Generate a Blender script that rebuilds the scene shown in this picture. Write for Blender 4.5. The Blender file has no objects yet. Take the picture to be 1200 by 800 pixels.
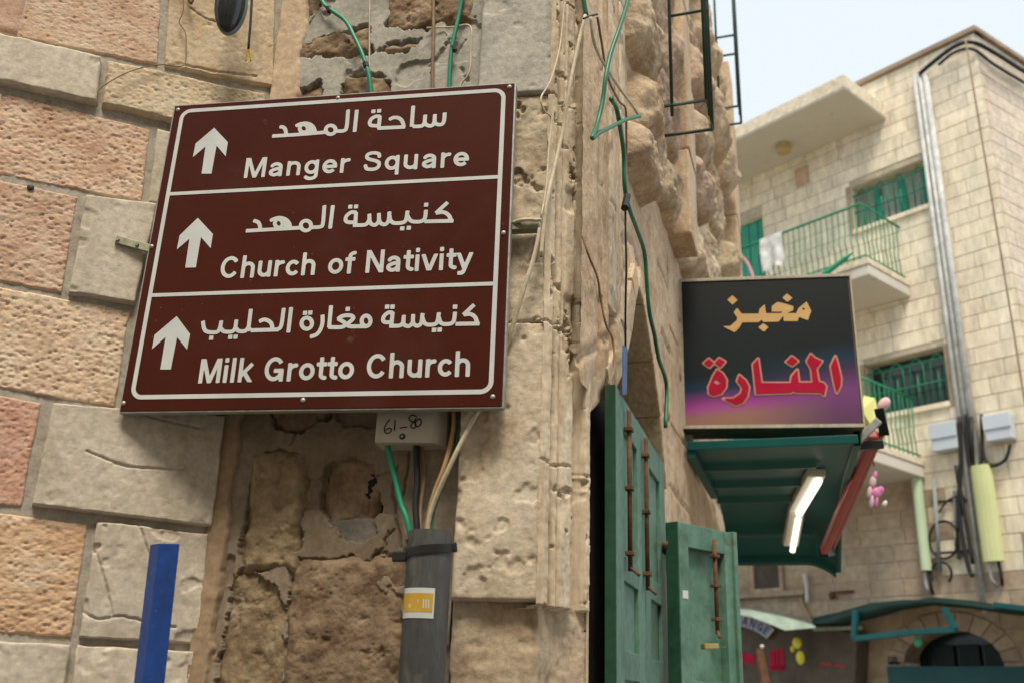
import bpy, math, random
import numpy as np
from mathutils import Matrix, Vector
random.seed(7)
SC = bpy.context.scene
COL = SC.collection

# ------------------------------------------------------------------ camera (calibrated from the two vanishing points)
FOC = 1132.0                                   # focal length for a 1200 px wide frame
_up = np.array([111., 3060., -FOC]); _up /= np.linalg.norm(_up)
_f = np.array([0, 0, -1.]); _Y = _f - _up*_f.dot(_up); _Y /= np.linalg.norm(_Y); _X = np.cross(_Y, _up)
RM = np.array([_X, _Y, _up])
CAM = np.array([0, 0, 1.6])
cd = bpy.data.cameras.new('camera'); cam = bpy.data.objects.new('camera', cd); COL.objects.link(cam)
cd.sensor_width = 36; cd.lens = 36*FOC/1200; cd.clip_start = .05; cd.clip_end = 600
m4 = Matrix([list(RM[i]) + [CAM[i]] for i in range(3)] + [[0, 0, 0, 1]]); cam.matrix_world = m4
cd.dof.use_dof = True; cd.dof.focus_distance = 2.62; cd.dof.aperture_fstop = 3.3; cd.dof.aperture_blades = 8
SC.camera = cam

# ------------------------------------------------------------------ light: bright overcast over a narrow street
SUN_EL, SUN_AZ = 60.0, 179.0                    # azimuth clockwise from +Y
W = bpy.data.worlds.new('World'); SC.world = W; W.use_nodes = True
nt = W.node_tree; bg = nt.nodes['Background']; bg.inputs[1].default_value = 0.095
sk = nt.nodes.new('ShaderNodeTexSky'); sk.sky_type = 'NISHITA'; sk.sun_disc = False
sk.sun_elevation = math.radians(SUN_EL); sk.sun_rotation = math.radians(SUN_AZ)
sk.dust_density = 3.0; sk.air_density = 1.0; sk.altitude = 700
mx = nt.nodes.new('ShaderNodeMix'); mx.data_type = 'RGBA'; mx.inputs[0].default_value = .72
mx.inputs[7].default_value = (7.7, 8.25, 8.5, 1)   # even thin cloud
nt.links.new(sk.outputs[0], mx.inputs[6]); nt.links.new(mx.outputs[2], bg.inputs[0])
sl = bpy.data.lights.new('sun', 'SUN'); sl.energy = 2.6; sl.angle = math.radians(20); sl.color = (1, .90, .74)
so = bpy.data.objects.new('sun', sl); COL.objects.link(so)
_e, _a = math.radians(SUN_EL), math.radians(SUN_AZ)
sdir = Vector((math.sin(_a)*math.cos(_e), math.cos(_a)*math.cos(_e), math.sin(_e)))
so.rotation_euler = sdir.to_track_quat('Z', 'Y').to_euler(); so.location = (4, -4, 20)
vs = SC.view_settings; vs.view_transform = 'Standard'; vs.look = 'None'; vs.exposure = 0.64; vs.gamma = 1; vs.use_curve_mapping = False
SC.cycles.use_denoising = True
SC.cycles.max_bounces = 8

# ------------------------------------------------------------------ projection helpers: pixel of the 1200x800 photograph -> point on a real plane
def ray(px, py):
    d = RM @ np.array([px-600., 400.-py, -FOC]); return d/np.linalg.norm(d)
def polar(px, py, r):
    d = ray(px, py); return CAM + d*r/math.hypot(d[0], d[1])
class Pl:                                       # vertical plane: u axis = compass direction a, n = facing the viewer's side
    def __init__(s, p, a):
        s.p = np.array([p[0], p[1], 0.]); a = math.radians(a)
        s.u = np.array([math.sin(a), math.cos(a), 0]); s.n = np.array([s.u[1], -s.u[0], 0])
        if (CAM - s.p).dot(s.n) < 0: s.n = -s.n
    def off(s, o): q = Pl(s.p + s.n*o, 0); q.u = s.u; q.n = s.n; return q
    def hit(s, px, py, o=0.):
        d = ray(px, py); t = (s.p + s.n*o - CAM).dot(s.n)/d.dot(s.n); q = CAM + t*d
        return ((q-s.p).dot(s.u), q[2])
    def pt(s, u, z, o=0.): return s.p + s.u*u + s.n*o + np.array([0, 0, z])
    def w(s, px, py, o=0.): return s.pt(*s.hit(px, py, o), o)
    def pts(s, U, Z, O): return s.p + U[..., None]*s.u + O[..., None]*s.n + Z[..., None]*np.array([0, 0, 1.])
    def mat(s, u, z, o=0.):
        p = s.pt(u, z, o)
        return Matrix([[s.u[0], -s.n[0], 0, p[0]], [s.u[1], -s.n[1], 0, p[1]], [0, 0, 1, p[2]], [0, 0, 0, 1]])
def hitz(pl, px, py, z):                        # where the ray meets height z, in plane coordinates (u, offset)
    d = ray(px, py); q = CAM + d*(z-CAM[2])/d[2]; return (q-pl.p).dot(pl.u), (q-pl.p).dot(pl.n)

# ------------------------------------------------------------------ noise
def _h(ix, iy, iz, seed):
    n = (ix*374761393 + iy*668265263 + iz*1274126177 + seed*974634541) & 0xffffffff
    n = ((n ^ (n >> 13))*1103515245 + 12345) & 0xffffffff
    n = ((n ^ (n >> 15))*2246822519) & 0xffffffff
    return ((n ^ (n >> 16)) & 0xffff)/32767.5 - 1
def vn(P, seed=0):
    i = np.floor(P).astype(np.int64); f = P-i; f = f*f*f*(f*(f*6-15)+10)
    r = 0
    for a in (0, 1):
        for b in (0, 1):
            for c in (0, 1):
                w = (f[..., 0] if a else 1-f[..., 0])*(f[..., 1] if b else 1-f[..., 1])*(f[..., 2] if c else 1-f[..., 2])
                r = r + w*_h(i[..., 0]+a, i[..., 1]+b, i[..., 2]+c, seed)
    return r
def fb(P, sc, seed=0, oct=4, gain=.5):
    r = 0; a = 1; t = 0
    for k in range(oct):
        r = r + a*vn(P*sc*(2.03**k), seed+k*17); t += a; a *= gain
    return r/t
def n2(U, Z, sc, seed=0, oct=4, gain=.5, su=1., sz=1.):
    return fb(np.stack([U*su, Z*sz, np.full_like(U, seed*3.7)], -1), sc, seed, oct, gain)
def sstep(x, a, b):
    t = np.clip((x-a)/(b-a), 0, 1); return t*t*(3-2*t)

# ------------------------------------------------------------------ materials
MATS = {}
def rgba(c): return (c[0], c[1], c[2], 1)
def mat(name, cols, scale=4., fine=60., bump=.25, bscale=90., rough=.9, stretch=(1, 1, 1), stain=None, metal=0., rnd=.12,
        spec=.3, bdist=.004, contrast=.35, coat=0.):
    m = bpy.data.materials.new(name); m.use_nodes = True; n = m.node_tree; b = n.nodes['Principled BSDF']; L = n.links.new
    def N(t, **k):
        x = n.nodes.new('ShaderNode'+t)
        for a, v in k.items(): setattr(x, a, v)
        return x
    geo = N('NewGeometry'); mp = N('Mapping'); mp.inputs['Scale'].default_value = stretch; L(geo.outputs['Position'], mp.inputs[0])
    V = mp.outputs[0]
    def noise(s, d=6, r=.6):
        x = N('TexNoise'); x.inputs['Scale'].default_value = s; x.inputs['Detail'].default_value = d; x.inputs['Roughness'].default_value = r
        L(V, x.inputs['Vector']); return x.outputs['Fac']
    cr = N('ValToRGB'); e = cr.color_ramp.elements
    if name.startswith(('weathered', 'carved', 'cream_jamb', 'street_wall', 'rusticated')):
        cols = [(c_[0]*1.01, c_[1]*.98, c_[2]*.92) for c_ in cols]
    k = len(cols)
    e[0].position = .5-contrast/2; e[0].color = rgba(cols[0]); e[1].position = .5+contrast/2; e[1].color = rgba(cols[-1])
    for i in range(1, k-1):
        q = e.new(.5-contrast/2+contrast*i/(k-1)); q.color = rgba(cols[i])
    L(noise(scale), cr.inputs[0]); c = cr.outputs[0]
    if fine:
        fr = N('MapRange'); fr.inputs[1].default_value = .3; fr.inputs[2].default_value = .7; fr.inputs[3].default_value = .78; fr.inputs[4].default_value = 1.16
        L(noise(fine, 3, .7), fr.inputs[0]); mm = N('Mix', data_type='RGBA', blend_type='MULTIPLY'); mm.inputs[0].default_value = 1
        L(c, mm.inputs[6]); L(fr.outputs[0], mm.inputs[7]); c = mm.outputs[2]
    if stain:
        for (sc_, lo, hi, col_, amt) in stain:
            sr = N('MapRange'); sr.inputs[1].default_value = lo; sr.inputs[2].default_value = hi; sr.inputs[3].default_value = 0; sr.inputs[4].default_value = amt
            L(noise(sc_, 5, .65), sr.inputs[0]); sm = N('Mix', data_type='RGBA'); L(sr.outputs[0], sm.inputs[0]); L(c, sm.inputs[6]); sm.inputs[7].default_value = rgba(col_); c = sm.outputs[2]
    if rnd:
        oi = N('ObjectInfo'); hs = N('HueSaturation'); r2 = N('MapRange'); r2.inputs[3].default_value = 1-rnd; r2.inputs[4].default_value = 1+rnd
        L(oi.outputs['Random'], r2.inputs[0]); L(r2.outputs[0], hs.inputs['Value']); 
        r3 = N('MapRange'); r3.inputs[3].default_value = .5-rnd*.12; r3.inputs[4].default_value = .5+rnd*.06
        ml = N('Math', operation='FRACT'); m5 = N('Math', operation='MULTIPLY'); m5.inputs[1].default_value = 7.31
        L(oi.outputs['Random'], m5.inputs[0]); L(m5.outputs[0], ml.inputs[0]); L(ml.outputs[0], r3.inputs[0]); L(r3.outputs[0], hs.inputs['Hue'])
        L(c, hs.inputs['Color']); c = hs.outputs[0]
    L(c, b.inputs['Base Color'])
    b.inputs['Roughness'].default_value = rough; b.inputs['Metallic'].default_value = metal; b.inputs['Specular IOR Level'].default_value = spec
    if coat: b.inputs['Coat Weight'].default_value = coat; b.inputs['Coat Roughness'].default_value = .15
    if bump:
        bm = N('Bump'); bm.inputs['Strength'].default_value = bump; bm.inputs['Distance'].default_value = bdist
        L(noise(bscale, 6, .65), bm.inputs['Height']); L(bm.outputs[0], b.inputs['Normal'])
    MATS[name] = m; return m
D = (.10, .07, .045)
M_pink = mat('pink_limestone', [(.47, .29, .20), (.585, .405, .295), (.64, .49, .37)], 7, 70, .55, 95, stretch=(1, 1, 1.5), stain=[(30, .64, .72, (.30, .16, .10), .6), (9, .58, .70, (.66, .55, .42), .7)], rnd=.1)
M_tan = mat('tan_limestone', [(.48, .35, .23), (.58, .455, .32), (.62, .52, .385)], 7, 70, .55, 80, stain=[(22, .62, .72, (.22, .13, .08), .7), (9, .6, .75, (.52, .33, .23), .6)], rnd=.08)
M_orange = mat('orange_limestone', [(.50, .32, .19), (.58, .41, .265), (.60, .48, .35)], 6, 70, .6, 80, stretch=(1, 1, 1.8), stain=[(20, .62, .74, (.28, .11, .05), .7), (7, .62, .72, (.52, .49, .40), .8)], rnd=.08)
M_red = mat('reddish_limestone', [(.47, .25, .165), (.56, .36, .26), (.58, .44, .34)], 6, 70, .6, 80, stain=[(20, .6, .74, (.28, .10, .05), .7)], rnd=.08)
M_pale = mat('pale_dressed_limestone', [(.46, .405, .32), (.53, .475, .385), (.57, .52, .43)], 5, 45, .45, 60, stain=[(3.5, .6, .75, (.40, .31, .21), .5), (55, .66, .74, (.24, .20, .15), .6)], rnd=.06)
M_paleW = mat('pale_worn_limestone', [(.44, .385, .30), (.53, .475, .385), (.57, .52, .43)], 6, 45, .5, 60, stain=[(4.5, .55, .68, (.42, .33, .22), .6), (2.6, .58, .70, (.36, .33, .28), .6), (55, .64, .74, (.24, .20, .15), .7)], rnd=.04)
M_paleY = mat('yellowish_dressed_limestone', [(.44, .33, .20), (.54, .43, .29), (.57, .48, .35)], 5, 60, .6, 50, stain=[(6, .58, .7, (.50, .31, .14), .6), (40, .62, .72, (.28, .2, .13), .6)], rnd=.06)
M_mortar = mat('grey_mortar', [(.33, .30, .25), (.41, .375, .32)], 10, 60, .5, 120, stain=[(14, .62, .72, (.09, .08, .07), .7)], rnd=0)
M_plaster = mat('old_lime_plaster', [(.18, .135, .09), (.25, .20, .145), (.34, .295, .23)], 4, 55, .5, 50, stain=[(5, .56, .68, (.27, .20, .13), .7), (30, .64, .73, (.15, .11, .08), .6)], rnd=0, contrast=.3)
M_greypl = mat('grey_cement_patch', [(.29, .275, .24), (.38, .365, .32), (.45, .43, .375)], 6, 60, .5, 60, stain=[(18, .6, .7, (.20, .17, .13), .7)], rnd=0)
M_fillet = mat('tan_clay_render', [(.29, .20, .125), (.36, .26, .17)], 6, 40, .35, 60, stain=[(12, .62, .72, (.30, .2, .12), .5)], rnd=0)
M_ochre = mat('ochre_clay_render', [(.47, .345, .225), (.55, .43, .305)], 5, 40, .35, 60, stain=[(12, .6, .72, (.36, .24, .15), .6)], rnd=0)
M_rubble = mat('rough_rubble_stone', [(.145, .095, .055), (.25, .18, .11), (.32, .245, .16)], 14, 60, .9, 55, bdist=.006, stain=[(30, .6, .7, (.13, .085, .05), .8)], rnd=.1)
M_pier = mat('weathered_cream_limestone', [(.44, .37, .28), (.55, .485, .385), (.60, .545, .45)], 5, 45, .7, 60, stain=[(9, .60, .70, (.33, .22, .13), .7), (60, .64, .72, (.16, .12, .08), .6)], rnd=.03)
M_base = mat('ochre_rough_limestone', [(.34, .25, .165), (.46, .365, .255), (.52, .43, .32)], 8, 60, .9, 40, stain=[(14, .6, .7, (.25, .15, .08), .6)], rnd=0)
M_mould = mat('carved_cream_limestone', [(.48, .395, .295), (.60, .515, .405), (.64, .57, .47)], 6, 50, .6, 60, stretch=(1, 1, .35), stain=[(16, .60, .72, (.36, .23, .14), .7)], rnd=0)
M_street = mat('street_wall_limestone', [(.46, .34, .225), (.58, .46, .325), (.63, .54, .42)], 5, 40, .7, 25, bdist=.01, stretch=(1.3, 1.3, .85), stain=[(5, .60, .68, (.34, .22, .13), .7), (9, .64, .72, (.38, .36, .34), .6)], rnd=.05)
M_rust = mat('rusticated_brown_limestone', [(.36, .265, .18), (.53, .42, .305), (.60, .51, .395)], 6, 30, .9, 34, bdist=.012, stain=[(9, .58, .68, (.22, .135, .08), .7)], rnd=.16)
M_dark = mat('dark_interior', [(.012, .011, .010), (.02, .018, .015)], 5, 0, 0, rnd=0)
M_facade = mat('cream_ashlar', [(.72, .63, .46), (.79, .71, .55), (.82, .76, .62)], 1.2, 8, .4, 12, bdist=.01, rnd=.07, contrast=.5, stretch=(1, 1, .35), stain=[(2.2, .62, .78, (.50, .40, .28), .6)])
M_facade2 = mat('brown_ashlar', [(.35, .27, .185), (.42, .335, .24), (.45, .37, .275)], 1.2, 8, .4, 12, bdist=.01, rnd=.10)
M_facade3 = mat('pinkish_ashlar', [(.56, .48, .38), (.63, .55, .45), (.66, .59, .49)], 1.2, 8, .4, 12, bdist=.01, rnd=.08)
M_fmort = mat('facade_mortar', [(.42, .36, .275), (.52, .46, .36)], 2, 10, 0, rnd=0)
M_conc = mat('concrete_slab', [(.56, .53, .46), (.62, .59, .52)], 1.5, 0, .05, 20, stain=[(3, .62, .72, (.25, .22, .18), .6)], rnd=0)
M_concP = mat('painted_slab_edge', [(.62, .54, .41), (.70, .62, .49)], 3, 12, .3, 20, stain=[(2.5, .58, .68, (.30, .23, .16), .7)], rnd=0)
M_brown = mat('brown_sign_enamel', [(.050, .0085, .0042), (.062, .0115, .0058)], 3, 0, .04, 300, rough=.30, spec=.22, stain=[(3.5, .55, .8, (.075, .03, .028), .5), (13, .68, .74, (.14, .07, .06), .5), (90, .70, .73, (.25, .16, .14), .6)], rnd=0)
M_white = mat('white_sign_film', [(.50, .53, .53), (.60, .63, .62)], 9, 0, 0, rough=.35, spec=.5, rnd=0, stain=[(60, .66, .72, (.30, .24, .20), .5)])
M_alu = mat('galvanised_metal', [(.32, .33, .31), (.46, .46, .43)], 14, 60, .1, 80, rough=.5, metal=.6, stain=[(12, .6, .7, (.20, .17, .10), .6)], rnd=0)
M_olive = mat('dull_olive_steel', [(.20, .20, .14), (.34, .33, .24)], 12, 60, .2, 80, rough=.6, metal=.4, stain=[(14, .6, .7, (.12, .08, .05), .6)], rnd=0)
M_greenC = mat('green_conduit', [(.005, .20, .105), (.008, .27, .15)], 8, 0, .05, 100, rough=.42, spec=.5, rnd=0)
M_greenD = mat('dark_green_conduit', [(.012, .12, .055), (.02, .17, .08)], 8, 0, .05, 100, rough=.45, spec=.5, rnd=0)
M_cream = mat('cream_cable_sheath', [(.50, .42, .29), (.62, .54, .40)], 10, 60, .05, 100, rough=.5, rnd=0)
M_cableb = mat('brown_cable_sheath', [(.20, .13, .08), (.30, .21, .13)], 10, 60, .1, 100, rough=.7, rnd=0)
M_black = mat('black_rubber', [(.012, .012, .013), (.022, .022, .022)], 10, 0, .05, 100, rough=.5, rnd=0)
M_pipe = mat('grey_plastic_pipe', [(.055, .058, .056), (.088, .09, .086)], 7, 60, .15, 60, rough=.55, spec=.3, stretch=(1, 1, .4), stain=[(12, .58, .68, (.15, .14, .12), .6), (40, .64, .70, (.20, .18, .15), .5)], rnd=0)
M_box = mat('ivory_plastic_box', [(.44, .41, .34), (.50, .47, .40)], 8, 0, .05, 60, rough=.45, stain=[(12, .62, .75, (.30, .26, .2), .5)], rnd=0)
M_ink = mat('black_marker_ink', [(.012, .012, .012), (.02, .02, .02)], 8, 0, 0, rnd=0)
M_gold = mat('gold_print', [(.50, .30, .03), (.58, .37, .06)], 20, 0, 0, rough=.5, rnd=0)
M_blue = mat('blue_gloss_paint', [(.006, .042, .20), (.010, .062, .28)], 9, 40, .12, 70, rough=.38, spec=.5, stain=[(25, .62, .68, (.03, .10, .24), .7), (70, .66, .70, (.16, .2, .26), .6), (6, .58, .7, (.004, .02, .09), .7)], rnd=0)
M_door = mat('green_door_paint', [(.085, .18, .135), (.125, .24, .185)], 5, 30, .15, 40, rough=.55, stain=[(7, .56, .70, (.06, .11, .075), .8), (16, .63, .68, (.17, .10, .05), .7), (45, .66, .70, (.26, .34, .29), .6)], rnd=.08)
M_doord = mat('dark_green_door_edge', [(.016, .062, .036), (.026, .085, .05)], 5, 30, .15, 40, rough=.5, rnd=0)
M_rustm = mat('rusty_iron', [(.075, .035, .018), (.16, .075, .035)], 20, 60, .4, 90, rough=.8, rnd=0)
M_teal = mat('teal_corrugated_steel', [(.002, .060, .056), (.004, .085, .078)], 2, 0, .1, 8, rough=.45, spec=.2, stain=[(4, .6, .72, (.01, .05, .045), .6)], rnd=0)
M_redm = mat('red_painted_steel', [(.24, .018, .010), (.32, .03, .018)], 6, 0, .05, 30, rough=.4, spec=.5, rnd=0)
M_grn = mat('green_iron_paint', [(.01, .17, .085), (.02, .24, .125)], 4, 0, 0, rough=.5, rnd=.05)
M_grnsh = mat('green_shutter_paint', [(.02, .25, .17), (.05, .33, .24)], 2, 0, .1, 10, rough=.5, rnd=.06)
M_wpvc = mat('pale_grey_downpipe', [(.42, .43, .42), (.54, .55, .53)], 2, 8, 0, rough=.5, stain=[(2.2, .6, .7, (.28, .22, .17), .5)], rnd=.05)
M_grybox = mat('light_grey_enclosure', [(.48, .53, .60), (.54, .59, .66)], 2, 0, 0, rough=.5, rnd=.03)
M_yel = mat('pale_yellow_green_cover', [(.50, .55, .27), (.60, .62, .33)], 2, 0, 0, rough=.5, rnd=0)
M_mint = mat('pale_mint_cover', [(.42, .53, .36), (.50, .60, .42)], 2, 0, 0, rough=.5, rnd=0)
M_cloth = mat('white_cloth', [(.50, .50, .48), (.66, .66, .64)], 9, 0, .1, 20, rough=.9, rnd=0)
M_pinkc = mat('pink_plastic', [(.48, .11, .30), (.60, .24, .42)], 40, 0, 0, rough=.5, rnd=0)
M_yelb = mat('bright_yellow_plastic', [(.55, .50, .02), (.66, .62, .08)], 6, 0, 0, rough=.4, rnd=0)
M_yelp = mat('pale_yellow_cloth', [(.68, .66, .22), (.75, .74, .30)], 4, 0, 0, rough=.8, rnd=0)
M_cyan = mat('teal_frame_paint', [(.004, .060, .066), (.006, .085, .092)], 4, 0, 0, rough=.5, rnd=0)
M_dgreen = mat('dark_green_awning', [(.002, .016, .013), (.003, .024, .02)], 3, 0, 0, rough=.5, rnd=0)
M_gkiosk = mat('grey_brown_board', [(.07, .058, .045), (.105, .088, .068)], 2, 6, .1, 10, rough=.8, rnd=0)
M_gawn = mat('pale_green_awning', [(.30, .38, .30), (.36, .44, .36)], 2, 6, 0, rough=.8, rnd=0)
M_ground = mat('street_paving', [(.22, .19, .155), (.30, .265, .215)], .8, 12, .4, 14, stain=[(3, .6, .7, (.15, .13, .1), .5)], rnd=0)
M_navy = mat('navy_print', [(.03, .05, .20), (.04, .07, .26)], 8, 0, 0, rnd=0)
M_redp = mat('red_print', [(.33, .006, .030), (.40, .010, .045)], 8, 0, 0, rough=.5, spec=.1, rnd=0)
M_rose = mat('rose_outline_print', [(.46, .20, .15), (.52, .25, .19)], 8, 0, 0, rough=.5, spec=.1, rnd=0)
M_amber = mat('amber_print', [(.52, .33, .13), (.60, .40, .19)], 8, 0, 0, rough=.5, spec=.1, rnd=0)
M_yplast = mat('yellow_ceiling_lamp_glass', [(.42, .33, .12), (.50, .40, .18)], 8, 0, 0, rough=.4, rnd=0)
M_curt = mat('pale_curtain', [(.25, .30, .27), (.42, .46, .43)], 3, 0, 0, rnd=0, stretch=(6, 6, .2))
M_plaque = mat('blue_poster', [(.03, .09, .27), (.10, .17, .33)], 20, 0, 0, rough=.5, rnd=0)

# ------------------------------------------------------------------ object helpers
def tag(o, label=None, cat=None, group=None, kind=None):
    if label: o['label'] = label
    if cat: o['category'] = cat
    if group: o['group'] = group
    if kind: o['kind'] = kind
    return o
def root(name, loc, label, cat, group=None):
    o = bpy.data.objects.new(name, None); COL.objects.link(o); o.location = [float(x) for x in loc]; o.empty_display_size = .1
    return tag(o, label, cat, group)
def wloc(o):
    v = Vector((0, 0, 0))
    while o is not None: v = v + o.location; o = o.parent
    return v
def link(me, name, parent=None, m=None):
    o = bpy.data.objects.new(name, me); COL.objects.link(o)
    if m is not None: me.materials.append(m)
    if parent is not None: o.parent = parent
    return o
def mesh(name, V, F, m, parent=None, smooth=False, base=None):
    """V in world space; the object's origin is its parent's (or its own base)."""
    V = np.asarray(V, float); b = np.array(wloc(parent)) if parent is not None else (np.array(base) if base is not None else V.mean(0)*[1, 1, 0]+[0, 0, V[:, 2].min()])
    me = bpy.data.meshes.new(name); me.from_pydata((V-b).tolist(), [], [list(map(int, f)) for f in F]); me.update()
    if smooth: me.shade_smooth() if hasattr(me, 'shade_smooth') else None
    o = link(me, name, parent, m)
    if parent is None: o.location = b
    return o
def gridmesh(name, P, m, parent, keep=None, smooth=True):
    nv, nu = P.shape[:2]; idx = np.arange(nv*nu).reshape(nv, nu)
    q = np.stack([idx[:-1, :-1], idx[:-1, 1:], idx[1:, 1:], idx[1:, :-1]], -1)
    if keep is not None: q = q[keep]
    q = q.reshape(-1, 4)
    b = np.array(wloc(parent)) if parent is not None else np.zeros(3)
    V = P.reshape(-1, 3)-b
    used = np.zeros(len(V), bool); used[q.ravel()] = True; re = np.cumsum(used)-1; V = V[used]; q = re[q]
    me = bpy.data.meshes.new(name); me.vertices.add(len(V)); me.vertices.foreach_set('co', V.astype(np.float32).ravel())
    me.loops.add(q.size); me.loops.foreach_set('vertex_index', q.ravel().astype(np.int32))
    me.polygons.add(len(q)); me.polygons.foreach_set('loop_start', np.arange(0, q.size, 4, dtype=np.int32))
    me.update(calc_edges=True); me.validate()
    if smooth: me.polygons.foreach_set('use_smooth', np.ones(len(me.polygons), bool))
    o = link(me, name, parent, m)
    return o
BOXF = [(0, 1, 2, 3), (7, 6, 5, 4), (0, 4, 5, 1), (1, 5, 6, 2), (2, 6, 7, 3), (3, 7, 4, 0)]
def bevelled(V, F, name, m, parent, bev, seg=2, smooth=True, base=None):
    import bmesh
    V = np.asarray(V, float); b = np.array(wloc(parent)) if parent is not None else np.array(base if base is not None else V.mean(0)*[1, 1, 0]+[0, 0, V[:, 2].min()])
    bm = bmesh.new(); vs_ = [bm.verts.new(list(v-b)) for v in V]
    for f in F: bm.faces.new([vs_[i] for i in f])
    bmesh.ops.recalc_face_normals(bm, faces=bm.faces)
    if bev: bmesh.ops.bevel(bm, geom=list(bm.edges), offset=bev, segments=seg, affect='EDGES', profile=.6, clamp_overlap=True)
    me = bpy.data.meshes.new(name); bm.to_mesh(me); bm.free()
    o = link(me, name, parent, m)
    if parent is None: o.location = b
    return o
def box(name, pl, u0, u1, z0, z1, o0, o1, m, parent=None, bev=0., seg=2):
    V = [pl.pt(u, z, o) for z in (z0, z1) for (u, o) in ((u0, o0), (u1, o0), (u1, o1), (u0, o1))]
    return bevelled(V, BOXF, name, m, parent, bev, seg)
def hexa(name, V8, m, parent=None, bev=0., seg=2): return bevelled(V8, BOXF, name, m, parent, bev, seg)
def beam(name, A, B, w, h, m, parent=None, bev=0., side=None):
    A, B = np.array(A, float), np.array(B, float); d = (B-A)/np.linalg.norm(B-A)
    s = np.cross(d, [0, 0, 1.]) if side is None else np.array(side, float); s = s-d*s.dot(d)
    if np.linalg.norm(s) < 1e-3: s = np.array([1., 0, 0])
    s /= np.linalg.norm(s); t = np.cross(s, d)
    V = [P + s*a*w/2 + t*b*h/2 for P in (A, B) for a, b in ((-1, -1), (1, -1), (1, 1), (-1, 1))]
    return bevelled(V, BOXF, name, m, parent, bev)
def catmull(P, n=6):
    P = [np.array(p, float) for p in P]; 
    if len(P) < 3: return P
    Q = [2*P[0]-P[1]] + P + [2*P[-1]-P[-2]]; out = []
    for i in range(1, len(Q)-2):
        for k in range(n):
            t = k/n; a, b, c, d = Q[i-1:i+3]
            out.append(.5*((2*b)+(-a+c)*t+(2*a-5*b+4*c-d)*t*t+(-a+3*b-3*c+d)*t**3))
    out.append(P[-1]); return out
def tubegeo(P, r, sides=8, cap=True):
    P = np.array(P); n = len(P); V = []; F = []
    R = np.full(n, r) if np.isscalar(r) else np.array(r)
    T = np.gradient(P, axis=0); T /= np.linalg.norm(T, axis=1)[:, None]+1e-12
    ref = np.array([0, 0, 1.]) if abs(T[0][2]) < .9 else np.array([1., 0, 0]); s = np.cross(T[0], ref); s /= np.linalg.norm(s)
    for i in range(n):
        s = s-T[i]*s.dot(T[i]); s /= np.linalg.norm(s); t = np.cross(T[i], s)
        for k in range(sides):
            a = 2*math.pi*k/sides; V.append(P[i]+R[i]*(math.cos(a)*s+math.sin(a)*t))
    for i in range(n-1):
        for k in range(sides):
            a, b = i*sides+k, i*sides+(k+1) % sides; F.append((a, b, b+sides, a+sides))
    if cap: F.append(tuple(range(sides))[::-1]); F.append(tuple(range((n-1)*sides, n*sides)))
    return V, F
def tube(name, P, r, m, parent=None, smooth=True, sides=8, n=6):
    if smooth: P = catmull(P, n)
    V, F = tubegeo(P, r, sides)
    return mesh(name, V, F, m, parent, smooth=True)
def disc(name, pl, u, z, o, r, m, parent, dome=.4, seg=12):
    V = [pl.pt(u, z, o+r*dome)]; F = []
    for k in range(seg): a = 2*math.pi*k/seg; V.append(pl.pt(u+r*.7*math.cos(a), z+r*.7*math.sin(a), o+r*dome*.8))
    for k in range(seg): a = 2*math.pi*k/seg; V.append(pl.pt(u+r*math.cos(a), z+r*math.sin(a), o))
    for k in range(seg):
        k2 = (k+1) % seg; F.append((0, 1+k, 1+k2)); F.append((1+k, 1+seg+k, 1+seg+k2, 1+k2))
    return mesh(name, V, F, m, parent, smooth=True)

# ------------------------------------------------------------------ lettering: signed distance of strokes / polygons -> clean flat mesh
def sd_poly(X, Y, poly):
    P = np.array(poly, float); d = np.full(X.shape, 1e9); ins = np.zeros(X.shape, bool); n = len(P)
    for i in range(n):
        a, b = P[i], P[(i+1) % n]; e = b-a; l2 = e.dot(e)+1e-12
        t = np.clip(((X-a[0])*e[0]+(Y-a[1])*e[1])/l2, 0, 1)
        d = np.minimum(d, np.hypot(X-a[0]-t*e[0], Y-a[1]-t*e[1]))
        c = (a[1] > Y) != (b[1] > Y)
        ins ^= c & (X < (b[0]-a[0])*(Y-a[1])/(b[1]-a[1]+1e-15)+a[0])
    return np.where(ins, -d, d)
def sd_stroke(X, Y, pts, r, butt=True):
    P = np.array(pts, float); d = np.full(X.shape, 1e9); n = len(P); closed = np.hypot(*(P[0]-P[-1])) < 1e-9
    for i in range(n-1):
        a, b = P[i], P[i+1]; e = b-a; l = math.hypot(*e)+1e-12
        t = ((X-a[0])*e[0]+(Y-a[1])*e[1])/l; perp = np.abs((X-a[0])*e[1]-(Y-a[1])*e[0])/l
        q = np.hypot(perp, np.where(t < 0, -t, np.where(t > l, t-l, 0)))
        if butt and not closed:
            if i == 0: q = np.where(t < 0, np.maximum(q, -t+r), q)
            if i == n-2: q = np.where(t > l, np.maximum(q, t-l+r), q)
        d = np.minimum(d, q)
    return d-r
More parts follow.
